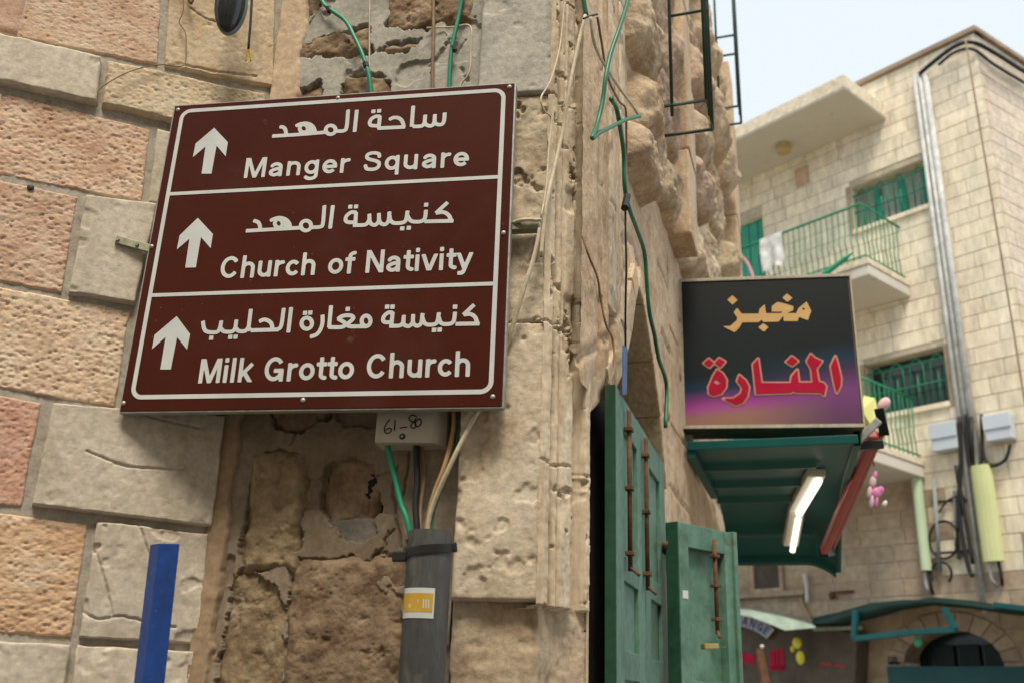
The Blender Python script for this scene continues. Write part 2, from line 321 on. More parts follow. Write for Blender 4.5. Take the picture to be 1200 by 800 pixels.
def shape_mesh(name, pl, o, sdf, bbox, cell, m, parent):
    x0, x1, y0, y1 = bbox; nx = int((x1-x0)/cell)+2; ny = int((y1-y0)/cell)+2
    xs = x0+np.arange(nx)*cell; ys = y0+np.arange(ny)*cell; X, Y = np.meshgrid(xs, ys); S = sdf(X, Y); S = np.where(np.abs(S) < 1e-7, 1e-7, S)
    V = []; F = []; cache = {}
    def vid(k, p):
        if k not in cache: cache[k] = len(V); V.append(p)
        return cache[k]
    I = S < 0
    for j in range(ny-1):
        i = 0
        while i < nx-1:
            c = (I[j, i], I[j, i+1], I[j+1, i+1], I[j+1, i])
            if not any(c): i += 1; continue
            if all(c):
                k = i
                while k < nx-1 and I[j, k] and I[j, k+1] and I[j+1, k+1] and I[j+1, k]: k += 1
                bot = [vid((i_, j, 0), (xs[i_], ys[j])) for i_ in range(i, k+1)]; top = [vid((i_, j+1, 0), (xs[i_], ys[j+1])) for i_ in range(i, k+1)]
                F.append(bot+top[::-1]); i = k; continue
            cor = [(i, j), (i+1, j), (i+1, j+1), (i, j+1)]; poly = []
            for a in range(4):
                p, q = cor[a], cor[(a+1) % 4]; sp, sq = S[p[1], p[0]], S[q[1], q[0]]
                if sp < 0: poly.append(vid((p[0], p[1], 0), (xs[p[0]], ys[p[1]])))
                if (sp < 0) != (sq < 0):
                    t = sp/(sp-sq); lo, hi = min(p, q), max(p, q); kk = (lo[0], lo[1], 1 if lo[1] == hi[1] else 2)
                    poly.append(vid(kk, (xs[p[0]]+(xs[q[0]]-xs[p[0]])*t, ys[p[1]]+(ys[q[1]]-ys[p[1]])*t)))
            if len(poly) > 2: F.append(poly)
            i += 1
    if not F: return None
    return mesh(name, [pl.pt(x, y, o) for x, y in V], F, m, parent)
def arc(cx, cy, rx, ry, a0, a1, n=14):
    return [(cx+rx*math.cos(math.radians(a0+(a1-a0)*k/n)), cy+ry*math.sin(math.radians(a0+(a1-a0)*k/n))) for k in range(n+1)]
def cat2(P, n=5): return [tuple(p) for p in catmull([np.array(q, float) for q in P], n)]
GL = {
 'M': (.86, (0, 1), [[(.11, 0), (.11, 1)], [(.75, 0), (.75, 1)], [(.12, 1.1), (.43, .02), (.74, 1.1)]]),
 'N': (.72, (0, 1), [[(.11, 0), (.11, 1)], [(.61, 0), (.61, 1)], [(.06, 1.1), (.66, -.1)]]),
 'C': (.76, None, [arc(.38, .5, .275, .405, 35, 325, 24)]),
 'G': (.80, (-.01, 2), [arc(.38, .5, .275, .405, 35, 335, 24), [(.38, .43), (.70, .43)], [(.65, .45), (.65, 0)]]),
 'S': (.70, None, [cat2([(.57, .68), (.535, .84), (.34, .905), (.16, .85), (.125, .72), (.20, .61), (.46, .50), (.57, .40), (.57, .22), (.48, .12), (.33, .095), (.16, .14), (.095, .32)])]),
 'a': (.60, (-.01, 1), [[(.46, 0), (.46, .46)], arc(.29, .46, .17, .165, 165, 0), cat2([(.46, .40), (.27, .365), (.125, .28), (.12, .16), (.23, .085), (.36, .12), (.46, .24)])]),
 'n': (.60, None, [[(.11, 0), (.11, .72)], arc(.29, .43, .18, .20, 180, 0), [(.47, .45), (.47, 0)]]),
 'h': (.60, None, [[(.11, 0), (.11, 1)], arc(.29, .43, .18, .20, 180, 0), [(.47, .45), (.47, 0)]]),
 'u': (.60, None, [[(.11, .72), (.11, .26)], arc(.29, .28, .18, .195, 180, 360), [(.47, .72), (.47, 0)]]),
 'g': (.61, None, [arc(.29, .37, .19, .26, 0, 360, 20), [(.48, .72), (.48, -.05)], arc(.29, -.05, .19, .145, 0, -165)]),
 'q': (.61, None, [arc(.29, .36, .19, .265, 0, 360, 20), [(.48, .72), (.48, -.22)]]),
 'e': (.58, None, [arc(.29, .36, .20, .265, 0, 318, 20), [(.09, .35), (.55, .35)]]),
 'c': (.55, None, [arc(.29, .36, .195, .265, 38, 322, 18)]),
 'o': (.60, None, [arc(.30, .36, .205, .265, 0, 360, 20)]),
 'r': (.41, None, [[(.11, 0), (.11, .72)], arc(.32, .40, .21, .225, 180, 80)]),
 'f': (.35, None, [[(.18, 0), (.18, .76)], arc(.35, .76, .17, .15, 180, 90), [(.02, .635), (.36, .635)]]),
 't': (.36, None, [[(.18, .92), (.18, .22)], arc(.33, .22, .15, .13, 180, 275), [(.02, .635), (.36, .635)]]),
 'i': (.25, None, [[(.12, 0), (.12, .72)], [(.12, .83), (.12, 1)]]),
 'l': (.25, None, [[(.12, 0), (.12, 1)]]),
 'v': (.56, (0, .72), [[(.03, .80), (.28, -.02), (.53, .80)]]),
 'y': (.56, (-1, .72), [[(.03, .80), (.28, .04)], [(.53, .80), (.25, -.10), (.20, -.155), (.05, -.155)]]),
 'k': (.57, (0, 1), [[(.12, 0), (.12, 1)], [(.12, .24), (.52, .74)], [(.25, .40), (.53, -.05)]]),
 'E': (.64, None, [[(.11, 0), (.11, 1)], [(.05, .905), (.58, .905)], [(.05, .51), (.54, .51)], [(.05, .095), (.58, .095)]]),
 'X': (.68, (0, 1), [[(.06, -.05), (.60, 1.05)], [(.60, -.05), (.06, 1.05)]]),
 'H': (.70, None, [[(.11, 0), (.11, 1)], [(.58, 0), (.58, 1)], [(.11, .5), (.58, .5)]]),
 'A': (.70, (0, 1), [[(.05, -.03), (.34, 1.02), (.63, -.03)], [(.17, .27), (.52, .27)]]),
}
def write_latin(name, pl, o, text, uL, zL, uR, zR, cap, m, parent, w=.19, cell=None):
    adv = [GL[c][0] if c != ' ' else .34 for c in text]; tot = sum(adv)-.06; L = math.hypot(uR-uL, zR-zL)/cap
    xs = 1+.75*max(0, L/tot-1); track = (L/xs-tot)/(len(text)-1); cap_x = cap*xs; ang = math.atan2(zR-zL, uR-uL); r = w*cap/2; cell = cell or cap/34
    sdl = []; x = -.03; words = [[x, x]]
    for c, a in zip(text, adv):
        if c != ' ': sdl.append((x, GL[c])); words[-1][1] = x+a
        x += a+track
        if c == ' ': words.append([x, x])
    ca, sa = math.cos(ang), math.sin(ang); Vs = []; 
    def sdf(U, Z):
        X = ((U-uL)*ca+(Z-zL)*sa)/cap_x; Y = (-(U-uL)*sa+(Z-zL)*ca)/cap; D_ = np.full(X.shape, 1.)
        for x0, g in sdl:
            msk = (X > x0-.2) & (X < x0+g[0]+.2)
            if not msk.any(): continue
            xx, yy = X[msk]-x0, Y[msk]; dd = np.full(xx.shape, 1.)
            for st in g[2]: dd = np.minimum(dd, sd_stroke(xx*xs, yy, [(p[0]*xs, p[1]) for p in st], w/2))
            if g[1]: dd = np.maximum(dd, np.maximum(g[1][0]-yy, yy-g[1][1]))
            D_[msk] = np.minimum(D_[msk], dd)
        return D_*cap
    for (xa, xb) in words:
        shape_mesh(name, pl, o, sdf, (uL+(xa-.09)*cap_x*ca, uL+(xb+.05)*cap_x*ca, min(zL, zR)-cap*.35, max(zL, zR)+cap*1.1), cell, m, parent)
def write_strokes(name, pl, o, strokes, wid, fn, m, parent, cell=.0016, dots=(), dotr=.0062, smooth=True, extra=None):
    S = []
    for st in strokes:
        P = [pl.hit(*fn(x, y), o) for x, y in st]
        if smooth and len(P) > 2 and st[0] != st[-1]: P = cat2(P, 4)
        S.append(P)
    DT = [pl.hit(*fn(x, y), o) for x, y in dots]
    allp = np.array([p for s in S for p in s]+DT); bb = (allp[:, 0].min()-.02, allp[:, 0].max()+.02, allp[:, 1].min()-.02, allp[:, 1].max()+.02)
    def sdf(U, Z):
        d = np.full(U.shape, 1.)
        for s in S: d = np.minimum(d, sd_stroke(U, Z, s, wid/2))
        for (a, b) in DT: d = np.minimum(d, np.maximum(np.abs(U-a), np.abs(Z-b))-dotr)
        return d
    return shape_mesh(name, pl, o, sdf, bb, cell, m, parent)
def zf(x0, y0, s): return lambda x, y: (x0+x/s, y0+y/s)
def ring(cx, cy, rx, ry): 
    a = arc(cx, cy, rx, ry, 0, 360, 18); a[-1] = a[0]; return a

# ================================================================== planes of the near walls
P0 = polar(395, 300, 2.5)
S = Pl(P0, 99.9)                                 # face of the brown sign
sL, sR, sB, sT = -.5745, .483, 2.2985, 3.273
def at(pl, u, o=0.): return pl.pt(u, 0, o)
W1 = Pl(at(S, sL, -.06), 68.7)                   # coursed wall on the left
PL = Pl(at(S, sR, -.07), 99.9)                   # front of the corner pier
pilL = PL.hit(533, 600)[0]
W2 = Pl(at(PL, pilL, -.07), 104.)                # recessed plastered rubble between
_M = np.array([W1.u[:2], -W2.u[:2]]).T; _s, _t = np.linalg.solve(_M, (W2.p-W1.p)[:2]); w1end, w2start = _s, _t
k0 = PL.hit(636, 400)[0]; CH = Pl(at(PL, k0), 40.); k1 = CH.hit(690, 400)[0]   # splayed carved jamb
W3 = Pl(at(CH, k1), 18.)                         # wall running away down the street
W3END = 4.45

# ================================================================== ground
mesh('street_ground', [(-150, -150, 0), (150, -150, 0), (150, 150, 0), (-150, 150, 0)], [(0, 1, 2, 3)], M_ground, base=(0, 0, 0))['kind'] = 'structure'
bpy.data.objects['street_ground'].name = 'ground'

# ================================================================== unseen building added behind the viewer to shade the near walls
OB = Pl((0., -4.2), 84.)
ob_ = root('unseen_shade_building', OB.pt(0, 0), 'unseen cream stone building added behind the viewer to soften the light on the near walls', 'building')
box('wall_mass', OB, -14, 7, 0, 10.5, 0, -5, M_street, ob_, .03)
for uw in (-6, -3, 0, 3):
    for zw in (4.2, 7.4):
        f_ = box('window_frame', OB, uw-.6, uw+.6, zw, zw+1.5, .0, .06, M_conc, ob_, .01); box('window_pane', OB, uw-.5, uw+.5, zw+.1, zw+1.4, .05, .07, M_dark, f_)
box('cornice', OB, -14.1, 7.1, 10.5, 10.8, .15, -5.1, M_conc, ob_, .02)

# ================================================================== WALL 1: coursed stones
wall = root('stone_wall', W1.pt(0, 0), 'coursed wall of hammered pink stones and smooth pale quoins at the left, behind the brown sign', 'wall')
def stone(pl, quad, h, m, parent, rough=.004, fr=60., bev=.012, cell=.0055, seed=None, inset=.0034, wob=.003, stretch=1., lump=.0, name='stone', chips=0., depth=.03, cracks=()):
    seed = seed if seed is not None else random.randint(0, 9999)
    q = np.array(quad, float); wu = max(np.hypot(*(q[1]-q[0])), np.hypot(*(q[2]-q[3]))); hv = max(np.hypot(*(q[3]-q[0])), np.hypot(*(q[2]-q[1])))
    nu = max(6, int(wu/cell)+1); nv = max(6, int(hv/cell)+1)
    s = np.linspace(0, 1, nu); t = np.linspace(0, 1, nv); Sg, Tg = np.meshgrid(s, t)
    de = np.minimum(np.minimum(Sg, 1-Sg)*wu, np.minimum(Tg, 1-Tg)*hv)
    si = inset/wu; ti = inset/hv; S2 = si+Sg*(1-2*si); T2 = ti+Tg*(1-2*ti)
    U = (1-S2)*(1-T2)*q[0, 0]+S2*(1-T2)*q[1, 0]+S2*T2*q[2, 0]+(1-S2)*T2*q[3, 0]
    Z = (1-S2)*(1-T2)*q[0, 1]+S2*(1-T2)*q[1, 1]+S2*T2*q[2, 1]+(1-S2)*T2*q[3, 1]
    edge = np.clip(1-de/.05, 0, 1)
    U = U+n2(U, Z, 18, seed+5, 3)*wob*edge; Z = Z+n2(U, Z, 18, seed+9, 3)*wob*edge
    bw = bev*(1+.5*n2(U, Z, 25, seed+2, 2))
    prof = np.sqrt(np.clip(1-(1-np.clip(de/bw, 0, 1))**2, 0, 1))
    O = -depth+(h+depth)*prof
    R = n2(U, Z, fr, seed, 4, .55, 1, stretch)
    O = O+prof*(rough*R - rough*1.2*np.clip(-R-.25, 0, 1)*2 + lump*n2(U, Z, 6, seed+31, 3))
    if chips: O = O-chips*sstep(n2(U, Z, 14, seed+77, 3), .25, .4)*prof*np.clip(edge+.25, 0, 1)
    for c_ in cracks:
        c2 = cat2([pl.hit(*p) for p in c_], 4); dd = sd_stroke(U+.003*n2(U, Z, 60, 3, 3), Z+.003*n2(U, Z, 60, 8, 3), c2, .0004, False); O = O-.0065*(1-sstep(dd, .0, .0042))
    return gridmesh(name, pl.pts(U, Z, O), m, parent)
def W1q(*px): return [W1.hit(*p) for p in px]   # order: bottom-left, bottom-right, top-right, top-left
E_ = w1end
rk = dict(rough=.0033, fr=85, bev=.007, stretch=1.6, lump=.004, cell=.0036)
sm = dict(rough=.0009, fr=45, bev=.006, lump=.0015, cell=.0045, chips=.0045)
ST = [
 (W1q((-60, 30), (187, 79), (196, -90), (-60, -110)), .004, M_pink, rk),
 (W1q((190, 80), (322, 106), (325, -80), (200, -90)), .012, M_paleY, dict(sm, rough=.002, cell=.0034, cracks=[[(222, 12), (240, 24), (252, 28)], [(215, 78), (250, 86), (300, 92)]])),
 (W1q((-60, 88), (115, 127), (121, 70), (-60, 30)), .030, M_pale, sm),
 (W1q((116, 127), (309, 172), (314, 112), (123, 70)), .022, M_paleY, dict(rk, rough=.003, bev=.014, lump=.003)),
 (W1q((-60, 196), (168, 240), (179, 150), (-60, 92)), .002, M_pink, rk),
 (W1q((171, 241), (297, 263), (306, 180), (182, 150)), .010, M_pale, sm),
 (W1q((-60, 322), (74, 346), (94, 229), (-60, 196)), .002, M_pink, rk),
 (W1q((78, 347), (160, 360), (187, 241), (98, 229)), .024, M_pale, sm),
 (W1q((160, 362), (282, 378), (296, 266), (187, 243)), .008, M_pale, sm),
 (W1q((-60, 447), (136, 479), (156, 362), (-60, 324)), .003, M_tan, rk),
 (W1q((139, 480), (268, 490), (280, 381), (159, 362)), .010, M_pale, dict(sm, rough=.002)),
 (W1q((-60, 589), (27, 596), (51, 470), (-60, 449)), .003, M_red, rk),
 (W1q((34, 594), (250, 620), (266, 487), (61, 472)), .026, M_paleW, dict(sm, cell=.0032, cracks=[[(165, 487), (200, 496), (232, 503)], [(102, 530), (150, 548), (215, 552)]])),
 (W1q((-60, 741), (85, 749), (106, 612), (-60, 590)), .003, M_orange, rk),
 (W1q((89, 749), (236, 757), (246, 624), (112, 608)), .018, M_paleW, dict(sm, chips=.008, cell=.003, cracks=[[(108, 640), (118, 665), (126, 695), (131, 720)], [(160, 612), (168, 630), (176, 655)], [(95, 716), (115, 725), (140, 722), (170, 728), (205, 735)]])),
 (W1q((-60, 850), (70, 862), (86, 752), (-60, 744)), .016, M_pale, dict(sm, rough=.002)),
 (W1q((72, 862), (222, 872), (234, 760), (88, 752)), .018, M_pale, dict(sm, chips=.008)),
]
for q, h, m, kw in ST: stone(W1, q, h, m, wall, **kw)
zlow = W1.hit(70, 862)[1]
ulim = W1.hit(-58, 500)[0]-.0
# courses that carry on outside the frame
zc = 0.0; cz = []
while zc < zlow-.05: cz.append(zc); zc += (zlow)/5
for i in range(5):
    a, b = i*zlow/5, (i+1)*zlow/5; u = -.9+(.17 if i % 2 else 0)
    while u < E_-.02:
        u2 = min(u+random.uniform(.3, .45), E_)
        if E_-u2 < .12: u2 = E_
        stone(W1, [(u, a), (u2, a), (u2, b), (u, b)], .005, random.choice([M_pink, M_tan, M_pale]), wall, rough=.004, fr=40, cell=.02); u = u2
zs = [zlow] + [W1.hit(-58, y)[1] for y in (743, 589, 448, 323, 196, 90, 30, -110)]
zs = sorted(zs)
for i in range(len(zs)-1):
    a, b = zs[i], zs[i+1]; uR = min(W1.hit(-60, 400)[0]-.0, ulim) ; uR = W1.hit(-60, (743+30)/2)[0]
    stone(W1, [(-1.6, a), (-.95, a), (-.95, b), (-1.6, b)], .004, random.choice([M_pink, M_tan]), wall, rough=.005, fr=40, cell=.02)
    stone(W1, [(-.95, a), (W1.hit(-61, 400)[0], a), (W1.hit(-61, 400)[0], b), (-.95, b)], .006, random.choice([M_pink, M_pale]), wall, rough=.004, fr=40, cell=.02)
ztop = zs[-1]
for i in range(3):
    a, b = ztop+i*.3, ztop+(i+1)*.3; u = -1.6
    while u < E_-.02:
        u2 = min(u+random.uniform(.3, .5), E_)
        if E_-u2 < .12: u2 = E_
        stone(W1, [(u, a), (u2, a), (u2, b), (u, b)], .004, random.choice([M_pink, M_tan, M_pale]), wall, rough=.005, fr=40, cell=.02); u = u2
def mortar_sheet(pl, u0, u1, z0, z1, o, amp, cell, m, parent, seed, name='mortar', cuts=None):
    U, Z = np.meshgrid(np.arange(u0, u1+cell, cell), np.arange(z0, z1+cell, cell)); O = o+amp*n2(U, Z, 30, seed, 4)
    return gridmesh(name, pl.pts(U, Z, O), m, parent)
mortar_sheet(W1, -1.6, E_+.02, 0, ztop+.9, -.0035, .003, .012, M_mortar, wall, 3)
# small hole with old plug in the wall
hole = W1.hit(36, 221); disc('drill_hole', W1, hole[0], hole[1], .006, .010, M_black, wall, .2, 9)

# ================================================================== WALL 2: rubble under broken plaster
rw = root('rubble_wall', W2.pt(w2start, 0), 'recessed rubble wall with cracked broken plaster between the coursed stones and the corner pier', 'wall')
def Wp(pl, pts): return [pl.hit(*p) for p in pts]
u0, u1 = w2start, -.012
zt = W2.hit(400, -90)[1]; zb = 1.30
cell = .0032
U, Z = np.meshgrid(np.arange(u0, u1+cell, cell), np.arange(zb, zt, cell))
holes = [Wp(W2, p) for p in (
  [(300, 540), (318, 528), (345, 535), (358, 560), (352, 600), (350, 640), (325, 662), (290, 668), (280, 650), (290, 600), (296, 565)],
  [(378, 545), (410, 535), (436, 548), (443, 590), (438, 622), (425, 634), (400, 628), (388, 610), (376, 590)],
  [(268, 700), (282, 668), (305, 676), (322, 690), (333, 720), (330, 840), (245, 840), (258, 760)],
  [(336, 720), (345, 680), (370, 668), (400, 672), (412, 650), (418, 676), (445, 690), (466, 715), (474, 745), (474, 790), (452, 800), (445, 840), (330, 840)],
  [(316, 470), (340, 462), (372, 470), (385, 486), (350, 505), (322, 500)],
  [(343, 62), (375, 48), (432, 28), (434, 62), (400, 66), (345, 66)],
  [(450, 30), (470, 10), (530, -30), (560, -30), (545, 8), (500, 33), (452, 33)],
  [(446, 58), (460, 50), (495, 45), (480, 58), (455, 64)],
  [(402, 100), (412, 88), (440, 86), (458, 95), (455, 130), (402, 130)],
  [(335, -30), (378, -30), (372, 12), (355, 22), (338, 15)],
  [(345, 110), (375, 95), (380, 125), (345, 130)],
)]
# tall cracks
cracks = [Wp(W2, p) for p in (
  [(466, 545), (458, 570), (464, 600), (470, 640)], [(462, 620), (450, 632), (452, 660), (446, 680)], [(430, 672), (437, 650), (452, 640), (455, 622)],
  [(260, 500), (258, 540), (244, 600), (238, 680)], [(240, 470), (262, 482)], [(480, 530), (476, 560), (470, 590)],
  [(340, 520), (350, 500), (372, 492)], [(355, 40), (366, 25), (375, 10)], [(545, 45), (538, 58), (534, 62)])]
wob1 = n2(U, Z, 30, 5, 5, .65)*.020-.003
D0 = np.full(U.shape, 1.)
for h in holes: D0 = np.minimum(D0, sd_poly(U, Z, h))
D0 = D0+wob1
C0 = np.full(U.shape, 1.)
for c in cracks: C0 = np.minimum(C0, sd_stroke(U+n2(U, Z, 50, 9, 3)*.004, Z+n2(U, Z, 50, 19, 3)*.004, c, .0005, False))
O = .004*n2(U, Z, 5, 2, 3)+.0014*n2(U, Z, 30, 6, 4)
O = O-.010*(1-sstep(C0, 0, .0035))
lip = sstep(D0, -.002, .003); O = O-(1-lip)*.024-.010*(n2(U, Z, 9, 33, 4) > .22)*sstep(n2(U, Z, 9, 33, 4), .22, .27)+.004*sstep(n2(U, Z, 3.3, 35, 3), -.1, .2)
zmid = W2.hit(400, 110)[1]
K = (D0[:-1, :-1] > -.008) | (D0[1:, 1:] > -.008)
Zq = Z[:-1, :-1]; topm = Zq > zmid-.25
fil0, fil1 = W2.hit(262, 600)[0], W2.hit(292, 600)[0]
P = W2.pts(U, Z, O)
gridmesh('plaster', P, M_greypl, rw, K & topm)['label'] = 'grey cement plaster above the brown sign'
gridmesh('plaster', P, M_plaster, rw, K & ~topm)['label'] = 'cracked beige lime plaster below the brown sign'
# clay render fillet in the inner corner
for (za, zb_, wl, wr, m, lab, sd_) in ((zb, W2.hit(290, 470)[1]+.1, -.012, .055, M_fillet, 'tan clay render strip in the inner corner', 4), (W2.hit(300, 130)[1]-.25, zt, -.012, .105, M_ochre, 'ochre clay render patch in the upper inner corner', 8)):
    Uf, Zf = np.meshgrid(np.linspace(0, 1, 28), np.arange(za, zb_, .005))
    L_ = wl+.004*n2(Uf*0, Zf, 12, sd_, 4); R_ = wr+.03*n2(Uf*0+.3, Zf, 9, sd_+3, 4)
    Ux = u0+L_+(R_-L_)*Uf; e = np.minimum(Uf, 1-Uf); Of = -.012+(.026+.003*n2(Ux, Zf, 25, sd_, 4))*np.clip(e/.10, 0, 1)**.5
    gridmesh('render_fillet', W2.pts(Ux, Zf, Of), m, rw)['label'] = lab
# rubble stones behind the plaster
for hl, kw in zip(holes, [dict(h=.004), dict(h=-.009), dict(h=-.002), dict(h=.008), dict(h=-.006), dict(h=.012), dict(h=.012), dict(h=.006), dict(h=.006), dict(h=.0), dict(h=.004)]):
    a = np.array(hl); x0, y0 = a.min(0)-.015; x1, y1 = a.max(0)+.015; x1 = min(x1, u1+.005)
    stone(W2, [(x0, y0), (x1, y0), (x1, y1), (x0, y1)], kw['h'], M_rubble, rw, rough=.0065, fr=26, bev=.05, cell=.0034, lump=.026, depth=.06, wob=.014, name='rubble_stone')
a = Wp(W2, [(370, 645), (452, 645), (450, 602), (372, 606)])
stone(W2, a, -.006, mat('dark_cement_patch', [(.15, .135, .115), (.21, .19, .165)], 12, 60, .5, 60, rnd=0), rw, rough=.0015, cell=.005, bev=.01, depth=.02, wob=.01, name='cement_patch')
mortar_sheet(W2, u0, u1+.09, 0, zt+.6, -.045, .006, .02, M_mortar, rw, 12)
mortar_sheet(W2, u0, u1, 0, zb+.01, -.003, .004, .02, M_plaster, rw, 13, 'plaster')
mortar_sheet(W2, u0, u1, zt-.01, zt+.6, -.003, .004, .02, M_greypl, rw, 14, 'plaster')

# ================================================================== CORNER PIER with carved jamb
pier = root('corner_pier', PL.pt(0, 0), 'weathered cream limestone corner pier with a carved jamb, right of the brown sign', 'pier')
zP0 = PL.hit(560, 703)[1]; zP1 = PL.hit(600, 377)[1]; zP2 = PL.hit(600, 112)[1]; zP3 = zt+.6
def block(z0, z1, u0_, u1_, h, m, rough, fr, lump, chips, seed, cellb=.0045, depth=.16, bev=.010, name='block'):
    nu = int((u1_-u0_)/cellb)+2; nv = int((z1-z0)/cellb)+2
    U, Z = np.meshgrid(np.linspace(u0_, u1_, nu), np.linspace(z0, z1, nv))
    eu = U-u0_; ez = np.minimum(Z-z0, z1-Z); e2 = np.minimum(eu, ez)
    O = h+rough*n2(U, Z, fr, seed, 5, .6)+lump*n2(U, Z, 7, seed+1, 3)
    O = O-chips*sstep(n2(U, Z, 13, seed+4, 4), .22, .34)
    O = O-bev*(1-np.sqrt(np.clip(1-(1-np.clip(e2/bev, 0, 1))**2, 0, 1)))
    # side skirts
    P_ = PL.pts(U, Z, O)
    def ext(P_, O, U, Z):
        L = PL.pts(U[:, :1], Z[:, :1], O[:, :1]*0-depth); return L
    lefts = [PL.pts(U[:, :1], Z[:, :1], O[:, :1]*(1-f)-depth*f) for f in (1, .5)]
    P_ = np.concatenate(lefts+[P_], 1)
    bot = []
    for f in (1, .5):
        q = P_[:1].copy(); q = q*(1)+0; off = PL.n*(-depth*f); bot.append(q+off)
    P_ = np.concatenate(bot+[P_], 0)
    return gridmesh(name, P_, m, pier, smooth=True)
uR = k0+.004
block(zP0, zP1, pilL, uR, .0, M_pier, .0030, 32, .004, .006, 21)
block(zP1, zP2, pilL+.02, uR, -.004, M_pier, .007, 24, .012, .014, 22)
block(zP2, W2.hit(560, -60)[1], pilL, uR, .008, M_greypl, .0015, 30, .003, .003, 23)['label'] = 'upper pier block skimmed with grey cement'
block(W2.hit(560, -60)[1]+.006, zP3, pilL, uR, .0, M_pier, .003, 30, .004, .006, 24, .012)
uRb = PL.hit(690, 760, -.03)[0]
# base stone below the carved part: wraps to the street side
def plan_sheet(name, line, z0, z1, m, parent, cellu, cellz, fn, seed=0):
    """line: world xy points of the plan; fn(s, Z) -> outward offset"""
    L = np.array(line, float); seg = np.hypot(*np.diff(L, axis=0).T); cum = np.concatenate([[0], np.cumsum(seg)])
    s = np.arange(0, cum[-1]+1e-9, cellu); s = np.linspace(0, cum[-1], len(s)+1)
    x = np.interp(s, cum, L[:, 0]); y = np.interp(s, cum, L[:, 1])
    dx = np.gradient(x); dy = np.gradient(y); ln = np.hypot(dx, dy); nx, ny = dy/ln, -dx/ln
    for _ in range(2): nx = np.convolve(np.pad(nx, 2, 'edge'), np.ones(5)/5, 'valid'); ny = np.convolve(np.pad(ny, 2, 'edge'), np.ones(5)/5, 'valid')
    Sg, Zg = np.meshgrid(s, np.arange(z0, z1+cellz*.5, cellz)); O = fn(Sg, Zg)
    P = np.stack([x+O*nx, y+O*ny, Zg], -1); return gridmesh(name, P, m, parent), cum[-1]
bl = [at(PL, pilL+.0, -.16)[:2], at(PL, pilL+.0, -.035)[:2], at(PL, k0-.0, -.035)[:2], (at(CH, k1*.5, -.03)[:2]), at(CH, k1, -.006)[:2], at(W3, .012, -.012)[:2], at(W3, .012, -.35)[:2]]
plan_sheet('base_stone', bl, .0, zP0-.002, M_base, pier, .006, .006, lambda s, z: .006*n2(s, z, 16, 41, 5, .6)+.008*n2(s, z, 4, 42, 3)-.004*sstep(n2(s, z, 22, 43, 3), .2, .4))
# carved jamb: vertical profile with erosion
cl = .0028; zj0 = CH.hit(660, 716)[1]; zj1 = zP3
Uc, Zc = np.meshgrid(np.arange(-.002, k1+cl, cl), np.arange(zj0, zj1, .0038)); tt = np.clip(Uc/k1, 0, 1)
tw = tt+.008*n2(Uc*0, Zc, 4, 51, 3)+.006*n2(Uc, Zc, 22, 52, 3)
prof = np.interp(tw, [0, .02, .12, .15, .24, .27, .33, .36, .40, .60, .62, .645, .665, .70, .84, .87, .97, 1.], [.0, .014, .014, -.026, -.028, .002, .004, -.014, .006, .008, -.024, -.024, .004, -.024, -.028, .010, .012, 0.004])
zn = np.mod(Zc, .098)/.098
notch = (sstep(zn, .25, .32)*(1-sstep(zn, .62, .70)))*(tw > .13)*(tw < .26)*(n2(Uc*0, Zc, 9, 57, 2) > -.35)
er = n2(Uc, Zc, 14, 53, 5, .6)
Oj = prof-.034*notch+.002*er+.0022*n2(Uc, Zc, 45, 54, 3)-.018*sstep(er, .26, .36)*(tt > .05)-.010*sstep(n2(Uc, Zc, 5, 58, 3), .15, .3)*sstep(tt, .3, .5)
for zz in [zP1, zP2, zP1-.38, zP2+.38]: Oj = Oj-.010*(np.abs(Zc-zz+.006*np.sin(Uc*40)) < .0035)
zf_ = (Zc-zj0)
Oj = Oj-.03*(zf_ < .006)
Pj = CH.pts(Uc, Zc, Oj); 
under = CH.pts(Uc[:1], Zc[:1]-.001, Oj[:1]*0-.10); Pj = np.concatenate([under, Pj], 0)
gridmesh('carved_jamb', Pj, M_mould, pier)
# underside strip of the front block
# ================================================================== STREET WALL
sw = root('street_wall', W3.pt(0, 0), 'long street wall of rusticated brown stones with an arched doorway, seen edge on behind the pier', 'wall')
arch = [(.03, 0), (.03, 2.36), (.20, 2.45), (.38, 2.59), (.54, 2.78), (.63, 2.94), (.70, 3.03), (.80, 3.00), (.99, 2.84), (1.14, 2.66), (1.26, 2.40), (1.28, 0)]
cu, cz_ = .011, .012; H3 = 6.3
Uw, Zw = np.meshgrid(np.arange(-.10, W3END+cu, cu), np.arange(0, H3, cz_))
Da = sd_poly(Uw, Zw, arch)
def strip(U, a, b, s=.02): return sstep(U, a-s, a)*(1-sstep(U, b, b+s))
Ow = (.010*n2(Uw, Zw, 2.2, 61, 4)+.004*n2(Uw, Zw, 14, 62, 4))*sstep(Uw, .1, .9)+.003*n2(Uw, Zw, 20, 63, 4)
Ow = Ow+np.interp(Uw+.008*n2(Uw*0, Zw, 6, 71, 3), [-.1, 0, .03, .045, .10, .115, .16, .18, .26, .28, .36, .38, .46, .5], [.0, .022, .022, -.03, -.03, .024, .024, -.028, -.028, .028, .028, -.022, -.022, .0])*sstep(Zw, 2.35, 2.6)
Ow = Ow+.0045*n2(Uw, Zw, 16, 72, 5, .65, 2., .8)*sstep(1.6-Uw, 0, .3)
Ow = np.where((Uw < .04) & (Zw < 2.40), -.006, Ow)
Ow = Ow+.016*(1-sstep(Da, .0, .17))*(Da > -.02)*(Zw < 3.4)*(Zw > 2.45)*sstep(Uw, .1, .5)-.012*(np.abs(Da-.175) < .012)
Ow = Ow+.008*n2(Uw*.3, Zw, 9, 66, 3)*sstep(Uw, .5, 1.)
